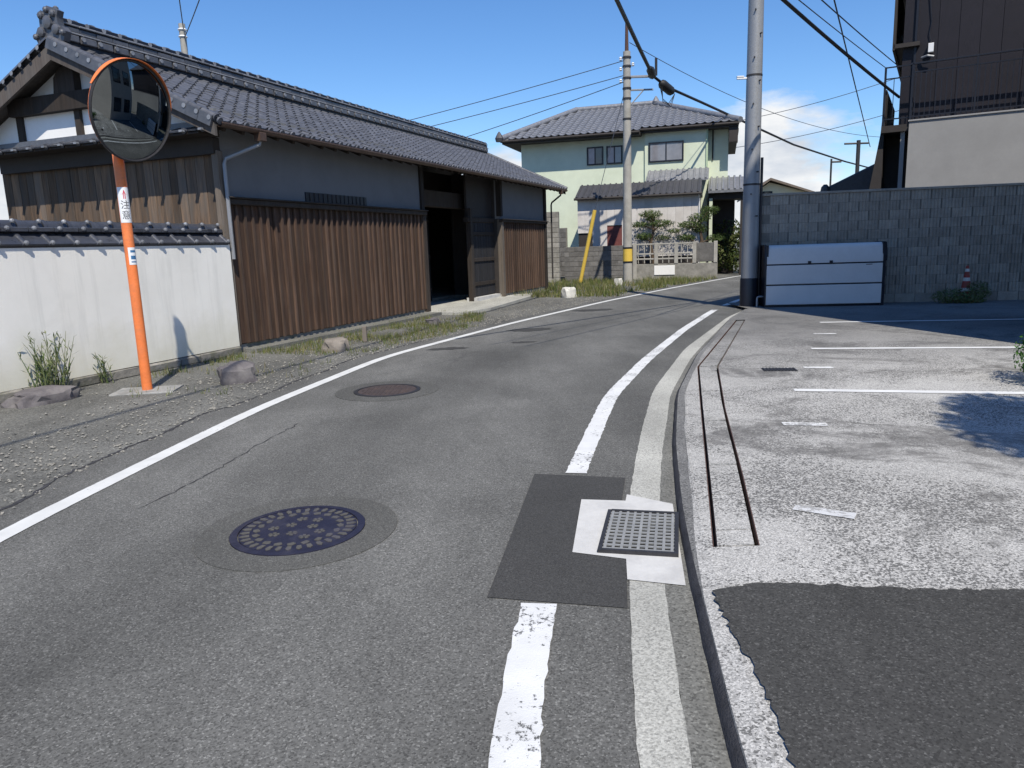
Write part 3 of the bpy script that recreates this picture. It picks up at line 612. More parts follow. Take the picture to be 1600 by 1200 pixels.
for sgn in (1, -1):
    yb = EY-.02 if sgn > 0 else 2*RYY-EY+.02
    b = MB(); b.prism([(yb, EZ-.20), (yb, EZ-.02), (RYY, RZZ-.02), (RYY, RZZ-.24)], 'x', XA+.03, XA+.075); b.build('bargeboard', M_BARGE, roof)
    b = MB(); b.prism([(yb, EZ-.16), (yb, EZ-.03), (RYY, RZZ-.03), (RYY, RZZ-.2)], 'x', XB-.12, XB-.075); b.build('bargeboard', M_BEAM, roof)
    b = MB(); b.prism([(yb, EZ-.055), (yb, EZ-.04), (RYY, RZZ-.04), (RYY, RZZ-.055)], 'x', XA+.075, .04); b.build('verge_soffit', M_BARGE, roof)
# ridge: courses of flat tiles, each a piece, under a round cap
rx0, rx1 = XA+.18, XB-.1; nseg = int((rx1-rx0)/.30); ps = (rx1-rx0)/nseg
c1 = MB().bbox(0, ps-.045, -.165, .165, 0, .10, .01).mesh('ridge_tile', M_TILE); c2 = MB().bbox(0, ps-.012, -.135, .135, 0, .07, .008).mesh('ridge_tile', M_TILE)
c3 = MB().bbox(0, ps-.012, -.155, .155, 0, .025, .006).mesh('ridge_tile', M_TILEE); cp = MB(); cp.put(half_round(.095, ps-.01, 9), Matrix.Identity(4)).put(half_round(.108, .05, 9), Matrix.Identity(4)); c4 = cp.mesh('ridge_cap', M_TILE, 40)
stud = MB().lathe([(.036, 0), (.036, .02)], 8).mesh('ridge_stud', M_TILEE)
MB().box(rx0, rx1, -.11, .11, -.08, .36).build('ridge_core', M_BLACK, roof, (0, RYY, RZZ+.03))
for i in range(nseg):
    x = rx0+i*ps; z = RZZ+.07; j = random.uniform(-.004, .004)
    link('ridge_tile', c1, roof, (x, RYY+j, z)); link('ridge_tile', c3, roof, (x+.05, RYY, z+.115)); link('ridge_tile', c2, roof, (x, RYY-j, z+.145)); link('ridge_tile', c3, roof, (x, RYY+j, z+.235)); link('ridge_cap', c4, roof, (x, RYY, z+.262+j))
    link('ridge_stud', stud, roof, (x+.02, RYY-.165, z+.06), (math.pi/2, 0, 0)); link('ridge_stud', stud, roof, (x+.17, RYY-.10, z+.30), (math.pi/2, 0, 0))
# demon-face end ornament, kept as plain scrolls
og = MB(); og.prism([(-.34, -.16), (-.42, .0), (-.34, .10), (-.25, .12), (-.24, .28), (-.29, .38), (-.17, .44), (-.08, .40), (0, .50), (.08, .40), (.17, .44), (.29, .38), (.24, .28), (.25, .12), (.34, .10), (.42, 0), (.34, -.16)], 'x', -.06, .06)
for a, b, s in ((-.2, .05, .10), (.2, .05, .10), (0, .2, .13), (-.16, .34, .07), (.16, .34, .07), (0, .42, .06), (-.36, -.02, .06), (.36, -.02, .06)):
    og.put(MB().lathe([(s, 0), (s*.9, .05), (s*.45, .07)], 10), TR(-.05, a, b) @ RY(-math.pi/2))
og.v = [(p[0]*.9, p[1]*.78, p[2]*.8) for p in og.v]; og.build('ridge_end_ornament', M_TILE, roof, (rx0-.05, RYY, RZZ+.14), smooth=30)
for b in (-.09, .09): MB().lathe([(.035, 0), (.04, .06), (.02, .08)], 10).build('ornament_knob', M_TILE, roof, (rx0-.02, RYY+b, RZZ+.46))
# eaves gutter with elbows and brackets
gt = MB(); n_ = 6; aa = [math.pi+math.pi*i/(n_-1) for i in range(n_)]
for x in (XA+.1, XB-.1): gt.v += [(x, .055*math.cos(t), .055*math.sin(t)) for t in aa]
gt.f = [(i, i+1, n_+i+1, n_+i) for i in range(n_-1)]
gutter = gt.build('eaves_gutter', M_COPPER, house, (0, EY-.05, EZ-.02), smooth=60)
MB().bbox(XA+.1, XB-.1, -.055, -.045, -.012, .012, .003).build('gutter_lip', M_COPPER, gutter)
for x, t in ((.42, -.20), (15.55, .25)):
    MB().bbox(x-.07, x+.07, -.06, .06, -.16, -.03, .01).build('gutter_box', M_COPPER, gutter)
    MB().tube([(x, 0, -.12), (x, .02, -.2), (x-.18+t, .36, -.42), (x-.2+t, .38, -.5), (x-.2+t, .38, -1.9 if x < 1 else -3.0)], .03, 8).build('downpipe', M_GALV if x < 1 else M_DARKW, gutter, smooth=40)

# white boundary wall, coplanar with the street front, toward the camera
bwall = empty('boundary_wall', (-4.24, 11.44, 0), HROT); tag(bwall, 'white plastered boundary wall with dark tiled coping beside the timber gatehouse', 'wall')
WX0 = -7.2
MB().box(WX0, -.03, -.04, .30, .12, 1.675).build('plaster_face', M_PLASTER, bwall)
x = WX0
while x < -.05:
    L_ = min(random.uniform(.35, .7), -.03-x); s = MB().bbox(0, L_-.015, 0, .36, 0, .13+random.uniform(-.01, .0), .02)
    for i, p in enumerate(s.v): s.v[i] = (p[0]+random.uniform(-.008, .008), p[1]+random.uniform(-.012, .012), p[2]+random.uniform(-.006, .004))
    s.build('base_stone', M_STONE, bwall, (x, -.07, -.01)); x += L_
cope = MB().prism([(-.055, 1.677), (-.055, 1.70), (.16, 1.86), (.35, 1.70), (.35, 1.675), (.3, 1.66), (.02, 1.66)], 'x', WX0, -.03).build('coping', M_BEAM, bwall)
CP = .315; nct = int((-.06-WX0)/CP); ca = math.atan2(.16, .20)
ct = MB(); ct.box(0, CP-.07, 0, .24, 0, .02).put(half_round(.045, .25, 7), TR(CP-.035, -.012, .0) @ RZ(math.pi/2)).box(-.002, CP-.002, -.004, .012, -.035, .014)
ct_me = ct.mesh('coping_tile', M_TILED, 40); kn = MB().lathe([(.028, 0), (.026, .018), (.012, .026)], 8).mesh('tile_knob', M_TILEE)
cn = MB().bbox(0, CP-.012, -.13, .13, 0, .055, .008).mesh('coping_course', M_TILED); cc_ = MB(); cc_.put(half_round(.085, CP-.01, 9), Matrix.Identity(4)).put(half_round(.098, .045, 9), Matrix.Identity(4)); cc_me = cc_.mesh('coping_cap', M_TILED, 40)
for i in range(nct):
    x = -.06-(i+1)*CP
    link('coping_tile', ct_me, cope, (x, -.055, 1.69), (ca, 0, 0)); link('coping_tile', ct_me, cope, (x+CP, .375, 1.69), (ca, 0, math.pi))
    link('coping_course', cn, cope, (x+.1 if i else x, .16, 1.845)); link('coping_cap', cc_me, cope, (x, .16, 1.895))
    link('tile_knob', kn, cope, (x+CP-.035, -.075, 1.72), (math.pi/2, 0, 0)); link('tile_knob', kn, cope, (x+CP*.5, .03, 1.885), (math.pi/2, 0, 0)); link('tile_knob', kn, cope, (x+CP-.06, .07, 1.965), (math.pi/2.6, 0, 0))

# concrete apron at the gateway
U = Vector((math.sin(R(21.6)), math.cos(R(21.6)))); Nn = Vector((U.y, -U.x)); C0 = Vector((-4.24, 11.44))
def fp(s, n): q = C0+U*s+Nn*n; return (q.x, q.y)
ap = MB(); q = [fp(6.2, -1.5), fp(6.2, .95), fp(7.4, 1.15), fp(11.2, .8), fp(12.6, .35), fp(11.3, -.4), fp(11.0, -1.5)]
ap.prism(q, 'z', -.02, .055); tag(ap.build('gateway_apron', M_GUTTER), kind='structure')
st = MB(); st.prism([fp(.1, .0), fp(.1, .26), fp(6.2, .42), fp(6.2, 0)], 'z', -.02, .06); tag(st.build('foundation_ledge', M_GUTTER2), kind='structure')

# ------------------------------------------------------------------ convex traffic mirror
mir = empty('traffic_mirror', (-4.22, 8.39, 0)); tag(mir, 'round convex traffic mirror with orange hood on an orange pole', 'traffic mirror')
MB().bbox(-.34, .34, -.22, .22, -.03, .014, .01).build('base_slab', M_SLAB, mir, (0, 0, 0), (0, 0, R(8)))
MB().lathe([(.056, 0), (.056, 3.40), (.05, 3.42), (0.01, 3.425)], 20).build('pole', M_ORANGE, mir, (0, 0, 0), smooth=40)
Nm = Vector((math.sin(R(112)), math.cos(R(112)), -.20)).normalized(); MC = Vector((.235, -.06, 3.06))
Xm = Vector((0, 0, 1)).cross(Nm).normalized(); Ym = Nm.cross(Xm)
MM = Matrix((Xm, Ym, Nm)).transposed().to_4x4(); MM.translation = MC     # local z = facing direction
head = MB().lathe([(.12, -.07), (.40, -.05), (.515, -.01), (.515, .01)], 40, MM).build('mirror_back', M_ORANGE, mir, smooth=40)
Rs = 2.2; md = MB(); prof = [(.497*i/12, math.sqrt(Rs*Rs-(.497*i/12)**2)-math.sqrt(Rs*Rs-.497**2)+.012) for i in range(12, -1, -1)]; prof[-1] = (.0005, prof[-1][1])
md.lathe(prof, 64, MM); md.build('mirror_face', M_MIRROR, mir, smooth=60)
MB().lathe([(.497, .004), (.522, .004), (.522, .022), (.510, .03), (.497, .022)], 56, MM, closed=True).build('rim', M_STEELD, mir, smooth=40)
hd = MB(); n_ = 28                                             # hood over the upper half
for i in range(n_+1):
    a = R(8)+R(150)*i/n_; d = .05*max(.0, math.sin(math.pi*i/n_))**.6+.012
    for rr_, z in ((.524, -.012), (.527, d), (.532, d), (.531, -.012)): hd.v.append(MM @ Vector((rr_*math.cos(a), rr_*math.sin(a), z)))
hd.f = [(i*4+j, (i+1)*4+j, (i+1)*4+(j+1) % 4, i*4+(j+1) % 4) for i in range(n_) for j in range(4)]+[(0, 1, 2, 3), (n_*4+3, n_*4+2, n_*4+1, n_*4)]
hd.build('hood', M_ORANGE, mir, smooth=40)
for zz in (2.88, 3.23):
    b = MC+Vector((0, 0, zz-3.06))-Nm*.06
    MB().tube([(0, 0, zz), tuple(b)], .02, 8).build('bracket_arm', M_ORANGE, mir); MB().lathe([(.064, zz-.03), (.064, zz+.03)], 16).build('pole_clamp', M_GALV, mir)
def wrap_plate(z0, z1, half, r, az):
    mb = MB(); n = 10
    for i in range(n+1):
        a = az+half*(2*i/n-1); mb.v += [(r*math.sin(a), r*math.cos(a), z0), (r*math.sin(a), r*math.cos(a), z1)]
    mb.f = [(2*i, 2*i+1, 2*i+3, 2*i+2) for i in range(n)]; return mb
def text_mesh(body, size):
    cu = bpy.data.curves.new('lettering', 'FONT'); cu.body = body; cu.size = size; cu.align_x = 'CENTER'; cu.align_y = 'CENTER'
    o = bpy.data.objects.new('lettering', cu); COL.objects.link(o); bpy.context.view_layer.update()
    me = bpy.data.meshes.new_from_object(o.evaluated_get(bpy.context.evaluated_depsgraph_get())); bpy.data.objects.remove(o); bpy.data.curves.remove(cu); return me
def wrap_text(body, size, z, r, az, m, par, name='lettering'):
    me = text_mesh(body, size)
    bm = bmesh.new(); bm.from_mesh(me); bmesh.ops.triangulate(bm, faces=bm.faces[:]); bmesh.ops.subdivide_edges(bm, edges=[e for e in bm.edges if e.calc_length() > size*.15], cuts=2)
    for v in bm.verts:
        a = az-v.co.x/r; v.co = Vector((r*math.sin(a), r*math.cos(a), z+v.co.y))
    bm.to_mesh(me); bm.free(); me.materials.clear(); me.materials.append(m); return link(name, me, par)
AZS = R(153)
s1 = wrap_plate(1.90, 2.28, R(75), .0575, R(140)).build('sticker', M_WHITE, mir); s1['label'] = 'white sticker with red arrow and black lettering'
aw = MB(); pr3 = [(-.012, -.05), (.012, -.05), (.012, 0), (.034, 0), (0, .045), (-.034, 0), (-.012, 0)]
aw.v = [(.0582*math.sin(R(140)-x/.0582), .0582*math.cos(R(140)-x/.0582), 2.205+y) for x, y in pr3]; aw.f = [(0, 1, 2, 6), (3, 4, 2), (4, 6, 2), (4, 5, 6)]; aw.build('arrow', M_INKR, s1)
wrap_text('注', .10, 2.085, .0582, R(140), M_INK, s1); wrap_text('意', .10, 1.975, .0582, R(140), M_INK, s1)
s2 = wrap_plate(1.44, 1.63, R(48), .0575, R(125)).build('sticker', M_WHITE, mir); MB().lathe([(.0578, 1.50), (.0578, 1.53)], 8)
for z0, z1 in ((1.575, 1.60), (1.50, 1.54), (1.465, 1.478)): wrap_plate(z0, z1, R(28), .0581, R(122)).build('printed_mark', M_INKB, s2)

# ------------------------------------------------------------------ block wall, cone, refuse box and steel pole on the right
RROT = R(-9.33)
rw = empty('block_wall', (5.42, 16.11, LOT_Z-.02), RROT); tag(rw, 'tall grey ribbed concrete block wall behind the parking lot', 'wall')
MB().box(-.002, 8.0, .017, .17, 0, 2.335).build('mortar_core', M_MORTAR, rw)
bl = MB(); nr = 6; p = .39/nr; prf = []
for i in range(nr):
    a = -.195+i*p; prf += [(a+.006, .012), (a+.012, 0), (a+p-.018, 0), (a+p-.012, .012)]
bl.v = [(x, y, z) for z in (-.094, .094) for x, y in prf]; m_ = len(prf); bl.f = [(i, i+1, m_+i+1, m_+i) for i in range(m_-1)]+[tuple(range(m_, 2*m_))[::1]]
bl_me = bl.mesh('block', M_BLOCK); pl_me = MB().bbox(-.194, .194, 0, .02, -.094, .094, .004).mesh('block', M_BLOCK)
for r_ in range(12):
    off = .2 if r_ % 2 else 0.
    for c in range(20):
        x = .2+c*.4-off
        if x > 7.9 or x < .05: continue
        link('block', pl_me if r_ == 0 else bl_me, rw, (x, .0+random.uniform(-.002, .002), .105+r_*.1935))
MB().bbox(-.01, 8.0, -.02, .2, 2.33, 2.38, .006).build('capping', M_BLOCK, rw)
cone = empty('traffic_cone', (9.42, 15.22, LOT_Z), R(12)); tag(cone, 'weathered red and white traffic cone standing against the block wall', 'traffic cone')
MB().bbox(-.17, .17, -.17, .17, 0, .04, .01).build('base', M_RED, cone)
zc = [0.04, .22, .29, .43, .50, .62, .68, .74]; rc = lambda z: .125-.10*(z-.04)/.70
for i in range(len(zc)-1):
    MB().lathe([(rc(zc[i]), zc[i]), (rc(zc[i+1]), zc[i+1])], 18).build('white_band' if i in (1, 3, 5) else 'cone_body', M_ROCKW if i in (1, 3, 5) else M_RED, cone, smooth=40)
# refuse box
bx = empty('refuse_box', (5.38, 15.46, LOT_Z), RROT); tag(bx, 'pale grey metal refuse box with black frame against the block wall', 'refuse box')
BW, BH, BD = 2.28, 1.30, .62
f_ = MB(); f_.box(-.03, .03, .01, BD, .0, BH-.02).box(BW-.03, BW+.04, .01, BD, .0, BH-.02).box(.03, BW-.03, .03, BD, .02, .06).box(.03, BW-.03, .25, BD, BH-.06, BH-.02)
f_.build('frame', M_BLACK, bx)
MB().box(.03, BW-.03, .10, BD-.02, .06, BH-.10).build('liner', M_BLACK, bx)
for z0, z1 in ((.05, .445), (.475, .865)): MB().bbox(.0, BW-.02, .0, .03, z0, z1, .008).build('front_panel', M_ALU, bx)
lid = MB(); lp = [(.0, .895), (.0, 1.0), (.035, 1.17)]+[(.035+.10*(1-math.cos(t)), 1.17+.11*math.sin(t)) for t in [math.pi/2*i/5 for i in range(1, 6)]]+[(BD, 1.28), (BD, 1.25), (.2, 1.25), (.07, 1.14), (.03, .895)]
lid.prism(lp, 'x', .0, BW-.02); lido = lid.build('lid', M_ALU, bx, smooth=30)
for x0, x1 in ((-.04, -.004), (BW-.016, BW+.05)):
    e_ = MB(); e_.prism([(a*1.0-.012, b+.012) for a, b in lp], 'x', x0, x1); e_.build('end_panel', M_BLACK, bx)
MB().box(.0, BW-.02, .022, .05, .865, .895).build('lid_gap', M_BLACK, bx); MB().box(.0, BW-.02, .022, .05, .445, .475).build('panel_gap', M_STEELD, bx)
for xx in (.84, 1.26): MB().bbox(xx-.03, xx+.03, -.03, .01, .885, .94, .008).build('handle', M_BLACK, bx)
nt = MB(); nt.box(1.0, 1.19, -.004, .0, 1.02, 1.2); nt.build('paper_notice', M_WHITE, lido, (0, -.19, .0), (R(-11.5), 0, 0))
MB().box(1.94, 2.06, -.003, .0, .835, .85).build('name_strip', M_INK, bx)
MB().box(-.03, BW+.03, .04, BD, .0, .05).build('skid', M_BLACK, bx)
# steel pole
pole = empty('steel_pole', (5.20, 16.02, LOT_Z)); tag(pole, 'tall silver steel utility pole with step bolts at the lot corner', 'utility pole')
MB().tube([(0, 0, 0), (0, 0, 1.3), (0, 0, 12)], [.178, .172, .125], 24).build('shaft', M_GALV, pole, smooth=50)
MB().lathe([(.19, 0), (.19, .58), (.183, .60), (.183, 0)], 24, closed=True).build('base_sleeve', M_BLACK, pole, smooth=40)
sb = MB().tube([(0, 0, 0), (.05, 0, 0)], .016, 8).mesh('step_bolt', M_STEELD)
for i in range(16):
    z = 1.9+i*.45; a = R(250) if i % 2 else R(290); r_ = .172-.0043*z; link('step_bolt', sb, pole, (r_*math.cos(a), r_*math.sin(a), z), (0, 0, a))
for z in (2.55, 4.72): MB().lathe([(.182-.0042*z, z-.02), (.182-.0042*z, z+.02)], 20).build('steel_band', M_STEELD, pole)
MB().bbox(-.36, -.16, -.02, .02, 4.66, 4.70, .006).build('bracket', M_WHITE, pole); MB().bbox(-.36, -.22, -.03, .03, 4.70, 4.725, .006).build('bracket_plate', M_WHITE, pole)
MB().tube([(.215, .02, 0), (.215, .02, 3.1)], .03, 8).build('conduit', M_BLACK, pole)
pp = empty('bent_pipe', (5.28, 15.72, LOT_Z)); tag(pp, 'small bent grey pipe rising from the ground by the silver pole', 'pipe')
MB().tube([(0, 0, 0), (0, 0, .17), (.01, .0, .20), (.05, .0, .21), (.16, 0, .21)], .022, 8).build('pipe', M_GALV, pp, smooth=40)
MB().tube([(.165, 0, .18), (.165, 0, .34)], .026, 8).build('riser', M_GALV, pp, smooth=40)

# ------------------------------------------------------------------ dark house behind the wall
dh = empty('dark_house', (10.29, 19.5, 0), R(-30)); tag(dh, 'two-storey dark sided house above a grey wall, behind the block wall on the right', 'house')
MB().box(0, 9, .0, 8, 0, 4.27).build('lower_wall', M_GREYW, dh)
MB().bbox(-.02, 9, -.03, .05, 4.27, 4.31, .006).build('wall_coping', M_GREYW, dh)
MB().box(.03, 9, .9, 8, 4.25, 8.2).build('upper_core', M_SIDING, dh)
for i in range(9): MB().bbox(.05+i*.46, .05+i*.46+.45, .872, .90, 4.3, 8.15, .004).build('siding_panel', M_SIDING, dh)
MB().bbox(-.28, .07, .86, 1.2, 4.25, 8.1, .01).build('corner_siding', M_SIDING, dh)
MB().box(-.02, .03, .80, .86, 4.3, 8.1).build('drain_pipe', M_BLACK, dh)
# eave return at the left of the upper storey
MB().box(-.5, .1, .7, 8.6, 6.22, 6.32).box(-.52, -.46, .7, 8.6, 6.18, 8.0).build('side_eave', M_DARKW, dh)
hr = MB(); hr.prism([(.5, 8.1), (.5, 8.22), (4.4, 9.9), (8.4, 8.22), (8.4, 8.1)], 'x', -.6, 9.4); hr.build('roof', M_DTILE, dh)
MB().box(-.05, .02, .35, .40, 5.70, 5.745).bbox(0, 9, .35, .40, 5.70, 5.745, .005).build('handrail', M_BLACK, dh)
for z in (4.42, 5.50): MB().box(0, 9, .36, .385, z, z+.03).build('rail', M_BLACK, dh)
bal = MB().box(-.01, .01, .365, .382, 4.31, 5.50).mesh('baluster', M_BLACK)
for i in range(30): link('baluster', bal, dh, (.08+i*.115, 0, 0))
for x in (0.0, 1.4, 2.8): MB().box(x-.02, x+.02, .35, .39, 4.29, 5.72).build('rail_post', M_BLACK, dh)
# side landing at the left corner with its rails and the panel below it
MB().box(-.66, -.02, .4, 4.5, 4.10, 4.27).build('landing', M_DARKW, dh)
for z in (5.70, 5.42, 4.42): MB().box(-.62, .0, .42, .45, z, z+.03).build('landing_rail', M_BLACK, dh)
MB().box(-.65, -.60, .40, .46, 4.27, 5.73).build('landing_post', M_BLACK, dh)
for i in range(2): MB().box(-.42+i*.16-.008, -.42+i*.16+.008, .425, .445, 4.45, 5.42).build('landing_baluster', M_BLACK, dh)
MB().prism([(-.92, 2.4), (-.68, 4.12), (-.62, 5.2), (-.58, 5.2), (-.60, 4.12), (-.60, 2.4)], 'y', .6, 4.5).build('landing_screen', M_DARKW, dh)
MB().box(-.62, -.06, 1.6, 1.7, 2.0, 4.1).build('under_landing_panel', M_DARKW, dh)
MB().box(-.20, -.10, .5, .6, 0, 4.1).build('landing_column', M_GREYW, dh)
lt = MB().bbox(.30, .42, .74, .86, 6.02, 6.24, .01).build('meter_box', M_WHITE, dh); MB().tube([(.16, .8, 5.92), (.30, .72, 5.94), (.44, .72, 5.90)], .03, 8).build('wall_lamp', M_GALV, dh)
MB().tube([(.36, .84, 6.24), (.30, .84, 6.5), (.34, .84, 6.8), (.24, .84, 7.6)], .012, 6).build('feed_cable', M_BLACK, dh)
lr = empty('low_tiled_roof', (11.0, 23.5, 0), R(-20)); tag(lr, 'dark low tiled roof showing above the block wall beside the dark house', 'outbuilding')
MB().prism([(-1.1, 2.86), (.5, 3.62), (2.1, 3.62), (2.1, 2.86)], 'y', 0, 4).build('roof', M_DTILE, lr)
MB().box(-.6, 2, .4, 3.8, 0, 2.86).build('wall', M_DARKW, lr)
rt = MB(); rt.put(half_round(.05, 1.8, 7), Matrix.Identity(4)); rt_me = rt.mesh('tile_roll', M_DTILE, 40)
for i in range(7): link('tile_roll', rt_me, lr, (-1.1, .1+i*.3, 2.87), (0, -math.atan2(.76, 1.6), 0))
MB().lathe([(.14, 0), (.12, .12), (.05, .2)], 10).build('ridge_end_ornament', M_DTILE, lr, (-1.0, -.05, 2.88))

# ------------------------------------------------------------------ green house, shed, garden wall and plants
GROT = R(-16)
gh = empty('green_house', (5.5, 34, 0), GROT); tag(gh, 'two-storey pale green house with grey tiled hip roof', 'house')
MB().box(-4.9, .76, 0, 9, 0, 6.25).box(.75, 3.42, -.12, 9, 0, 6.3).box(3.4, 4.28, .35, 9, 0, 6.4).build('wall', M_GREEN, gh)
MB().box(3.36, 3.44, -.18, -.115, 4.3, 6.2).build('downpipe', M_GREEND, gh); MB().box(3.60, 3.66, .30, .345, 4.9, 6.2).build('downpipe', M_DARKW, gh)
# hip roof: eaves polygon and ridge
ez, rz_ = 6.22, 8.10
ev = [(-5.6, -.72), (.6, -.72), (.6, -.98), (4.2, -.98), (4.2, -.5), (5.05, -.5), (5.05, 9.7), (-6.35, 9.7)]
RL, RRr = (-3.1, 4.5, rz_), (.8, 4.5, rz_)
hp = MB(); Z = lambda p: (p[0], p[1], ez)
def face(*pts): hp.add([Vector(p) for p in pts], [tuple(range(len(pts)))])
def gz(x, y): return ez+(y+.72)*(rz_-ez)/5.22
face(Z(ev[0]), Z((.6, -.72)), RRr, RL); face((.6, -.40, gz(0, -.40)), (4.7, -.40, gz(0, -.40)), RRr); face((4.7, -.40, gz(0, -.4)), (4.7, 9.7, ez), RRr); face((4.7, 9.7, ez), (-5.6, 9.7, ez), RL, RRr); face((-5.6, 9.7, ez), (-5.6, -.72, ez), RL)
groof = hp.build('roof', M_GTILE, gh)
MB().box(-5.6, .6, -.72, .1, ez-.16, ez-.03).box(.6, 4.68, -.40, .4, ez-.06, ez+.07).box(-5.6, -4.8, .1, 9, ez-.16, ez-.03).box(4.25, 4.7, .4, 9.5, ez-.16, ez-.03).build('eaves_soffit', M_DARKW, groof)
MB().tube([(-5.65, -.78, ez-.05), (.58, -.78, ez-.05)], .055, 8).build('gutter', M_DARKW, groof); MB().tube([(.6, -.45, ez+.06), (4.7, -.45, ez+.06)], .055, 8).build('gutter', M_DARKW, groof)
# front slope tiles as real relief, too small to pick apart
gt_ = MB(); gth = math.atan2(rz_-ez, 5.22); gsl = math.hypot(rz_-ez, 5.22); gw, gl = .33, .36; tl = pan_tile(gw, gl, False, 1.15, .028)
for r_ in range(int(gsl/gl)+1):
    yy = -.74+math.cos(gth)*r_*gl; zz = ez+.02+math.sin(gth)*r_*gl; fr = min(1, (yy+.72)/5.22)
    xl = -5.6+fr*(5.6-3.1); xr = 4.7+fr*(.8-4.7)
    if yy < -.42: xr = .6
    for c in range(int((xr-xl)/gw)):
        x = -5.65+gw*math.ceil((xl+5.65)/gw)+c*gw
        if x+gw*.6 < xr: gt_.put(tl, TR(x, yy, zz) @ RX(gth))
tag(gt_.build('roof_tiles', M_GTILE, groof, smooth=50), kind='stuff')
for a, b in ((RL, RRr), ((-5.65, -.78, ez), RL), ((4.75, -.45, ez+.1), RRr)):
    MB().tube([Vector(a)+Vector((0, 0, .08)), Vector(b)+Vector((0, 0, .10))], .13, 8).build('ridge_roll', M_GTILE, groof, smooth=50)
MB().lathe([(.16, -.1), (.2, .05), (.12, .2), (.03, .34)], 10).build('ridge_end_ornament', M_DTILE, groof, (-5.7, -.8, ez+.05)); MB().lathe([(.14, -.1), (.18, .05), (.10, .2), (.03, .3)], 10).build('ridge_end_ornament', M_GTILE, groof, (.85, 4.4, rz_+.1))
MB().box(4.3, 4.66, -.35, .3, 5.55, ez-.06).build('eave_end_board', M_DARKW, groof)
def window(par, x0, x1, z0, z1, y, glass, mull=1):
    wd = MB(); t = .06; wd.box(x0-t, x1+t, y-.06, y, z1, z1+t).box(x0-t, x1+t, y-.06, y, z0-t, z0).box(x0-t, x0, y-.06, y, z0, z1).box(x1, x1+t, y-.06, y, z0, z1)
    o = wd.build('window', M_BLACK, par)
    for k in range(mull+1): MB().box(x0+(x1-x0)*k/(mull+1)+.01, x0+(x1-x0)*(k+1)/(mull+1)-.01, y-.025, y-.01, z0, z1).build('pane', glass if not isinstance(glass, list) else glass[k], o)
    for k in range(1, mull+1): MB().box(x0+(x1-x0)*k/(mull+1)-.025, x0+(x1-x0)*k/(mull+1)+.025, y-.05, y-.005, z0, z1).build('mullion', M_BLACK, o)
    return o
window(gh, -1.78, -1.16, 5.03, 5.70, 0, [M_GLASSP, M_GLASSD]); window(gh, -.90, -.30, 5.03, 5.69, 0, [M_GLASSP, M_GLASS]); window(gh, .98, 2.36, 4.98, 5.70, -.12, [M_GLASS, M_GLASS])
# lower roofs at the front of the green house
lo = MB(); lo.prism([(-1.15, 3.98), (-1.15, 4.04), (-.25, 4.55), (-.25, 4.45)], 'x', .9, 3.5); lo.build('porch_roof', M_GTILE, gh)
rl = MB().put(half_round(.05, 1.04, 7), RZ(math.pi/2)).mesh('tile_roll', M_GTILE, 40)
for i in range(11): link('tile_roll', rl, gh, (.98+i*.24, -1.15, 4.04), (math.atan2(.51, .9), 0, 0))
lo = MB(); lo.prism([(-1.6, 3.40), (-1.6, 3.50), (.3, 4.15), (.3, 4.0)], 'x', 3.5, 5.0); lo.build('entry_roof', M_GTILE, gh)
for i in range(6): link('tile_roll', rl, gh, (3.6+i*.24, -1.6, 3.51), (math.atan2(.65, 1.9), 0, 0), (1, 2., 1))
MB().box(3.5, 4.95, -1.3, .3, 3.15, 3.42).build('entry_soffit', M_DARKW, gh); MB().box(3.45, 4.6, .3, .36, 0, 3.2).build('entry_screen', M_DARKW, gh)
MB().box(3.55, 3.68, -1.4, -1.27, 0, 3.2).build('entry_post', M_GREEN, gh); MB().box(4.8, 4.93, -1.4, -1.27, 0, 3.2).build('entry_post', M_DARKW, gh)
# antenna and mast behind the green house
an = empty('roof_antenna', (10.2, 40, 0)); tag(an, 'thin television aerial mast behind the green house', 'antenna')
MB().tube([(0, 0, 0), (0, 0, 7.6)], .03, 6).build('mast', M_GALV, an)
for i in range(5): MB().tube([(-.28+.03*i, 0, 5.9+.28*i), (.28-.03*i, 0, 5.9+.28*i)], .014, 5).build('element', M_GALV, an)
# shed
sh = empty('garden_shed', (5.5, 31, 0), GROT); tag(sh, 'low pale grey shed with dark tiled roof in front of the green house', 'shed')
MB().box(-2.58, 2.35, .05, 2.4, 0, 3.3).build('core', M_DARKW, sh)
for i in range(16):
    x = -2.6+i*.31; z0 = 1.36 if -1.7 < x+.15 < -.74 or x > -.75 else 1.94
    if -1.72 < x+.1 < -.72: z0 = 2.22
    if x > -.8: z0 = .9
    if -2.25 < x < -1.6: z0 = 1.36
    MB().bbox(x, x+.305, 0, .05, z0, 3.3, .004).build('wall_panel', M_SHEDW, sh)
MB().box(-1.68, -.74, .02, .06, 1.2, 2.18).build('red_panel', mat('dull_red_panel', (.16, .05, .045), .2, 5, .7), sh)
MB().prism([(-.20, 3.30), (-.20, 3.38), (1.2, 3.98), (2.6, 3.38), (2.6, 3.3)], 'x', -2.68, 2.42).build('roof', M_DTILE, sh)
sr = MB().put(half_round(.045, 1.5, 7), RZ(math.pi/2)).mesh('tile_roll', M_DTILE, 40)
for i in range(21): link('tile_roll', sr, sh, (-2.6+i*.245, -.19, 3.385), (math.atan2(.6, 1.4), 0, 0))
MB().tube([(-2.7, -.24, 3.33), (2.45, -.24, 3.33)], .05, 8).build('gutter', M_DARKW, sh); MB().tube([(2.36, -.22, 3.3), (2.36, -.02, 3.15), (2.36, -.02, .4)], .035, 8).build('downpipe', M_ALU, sh)
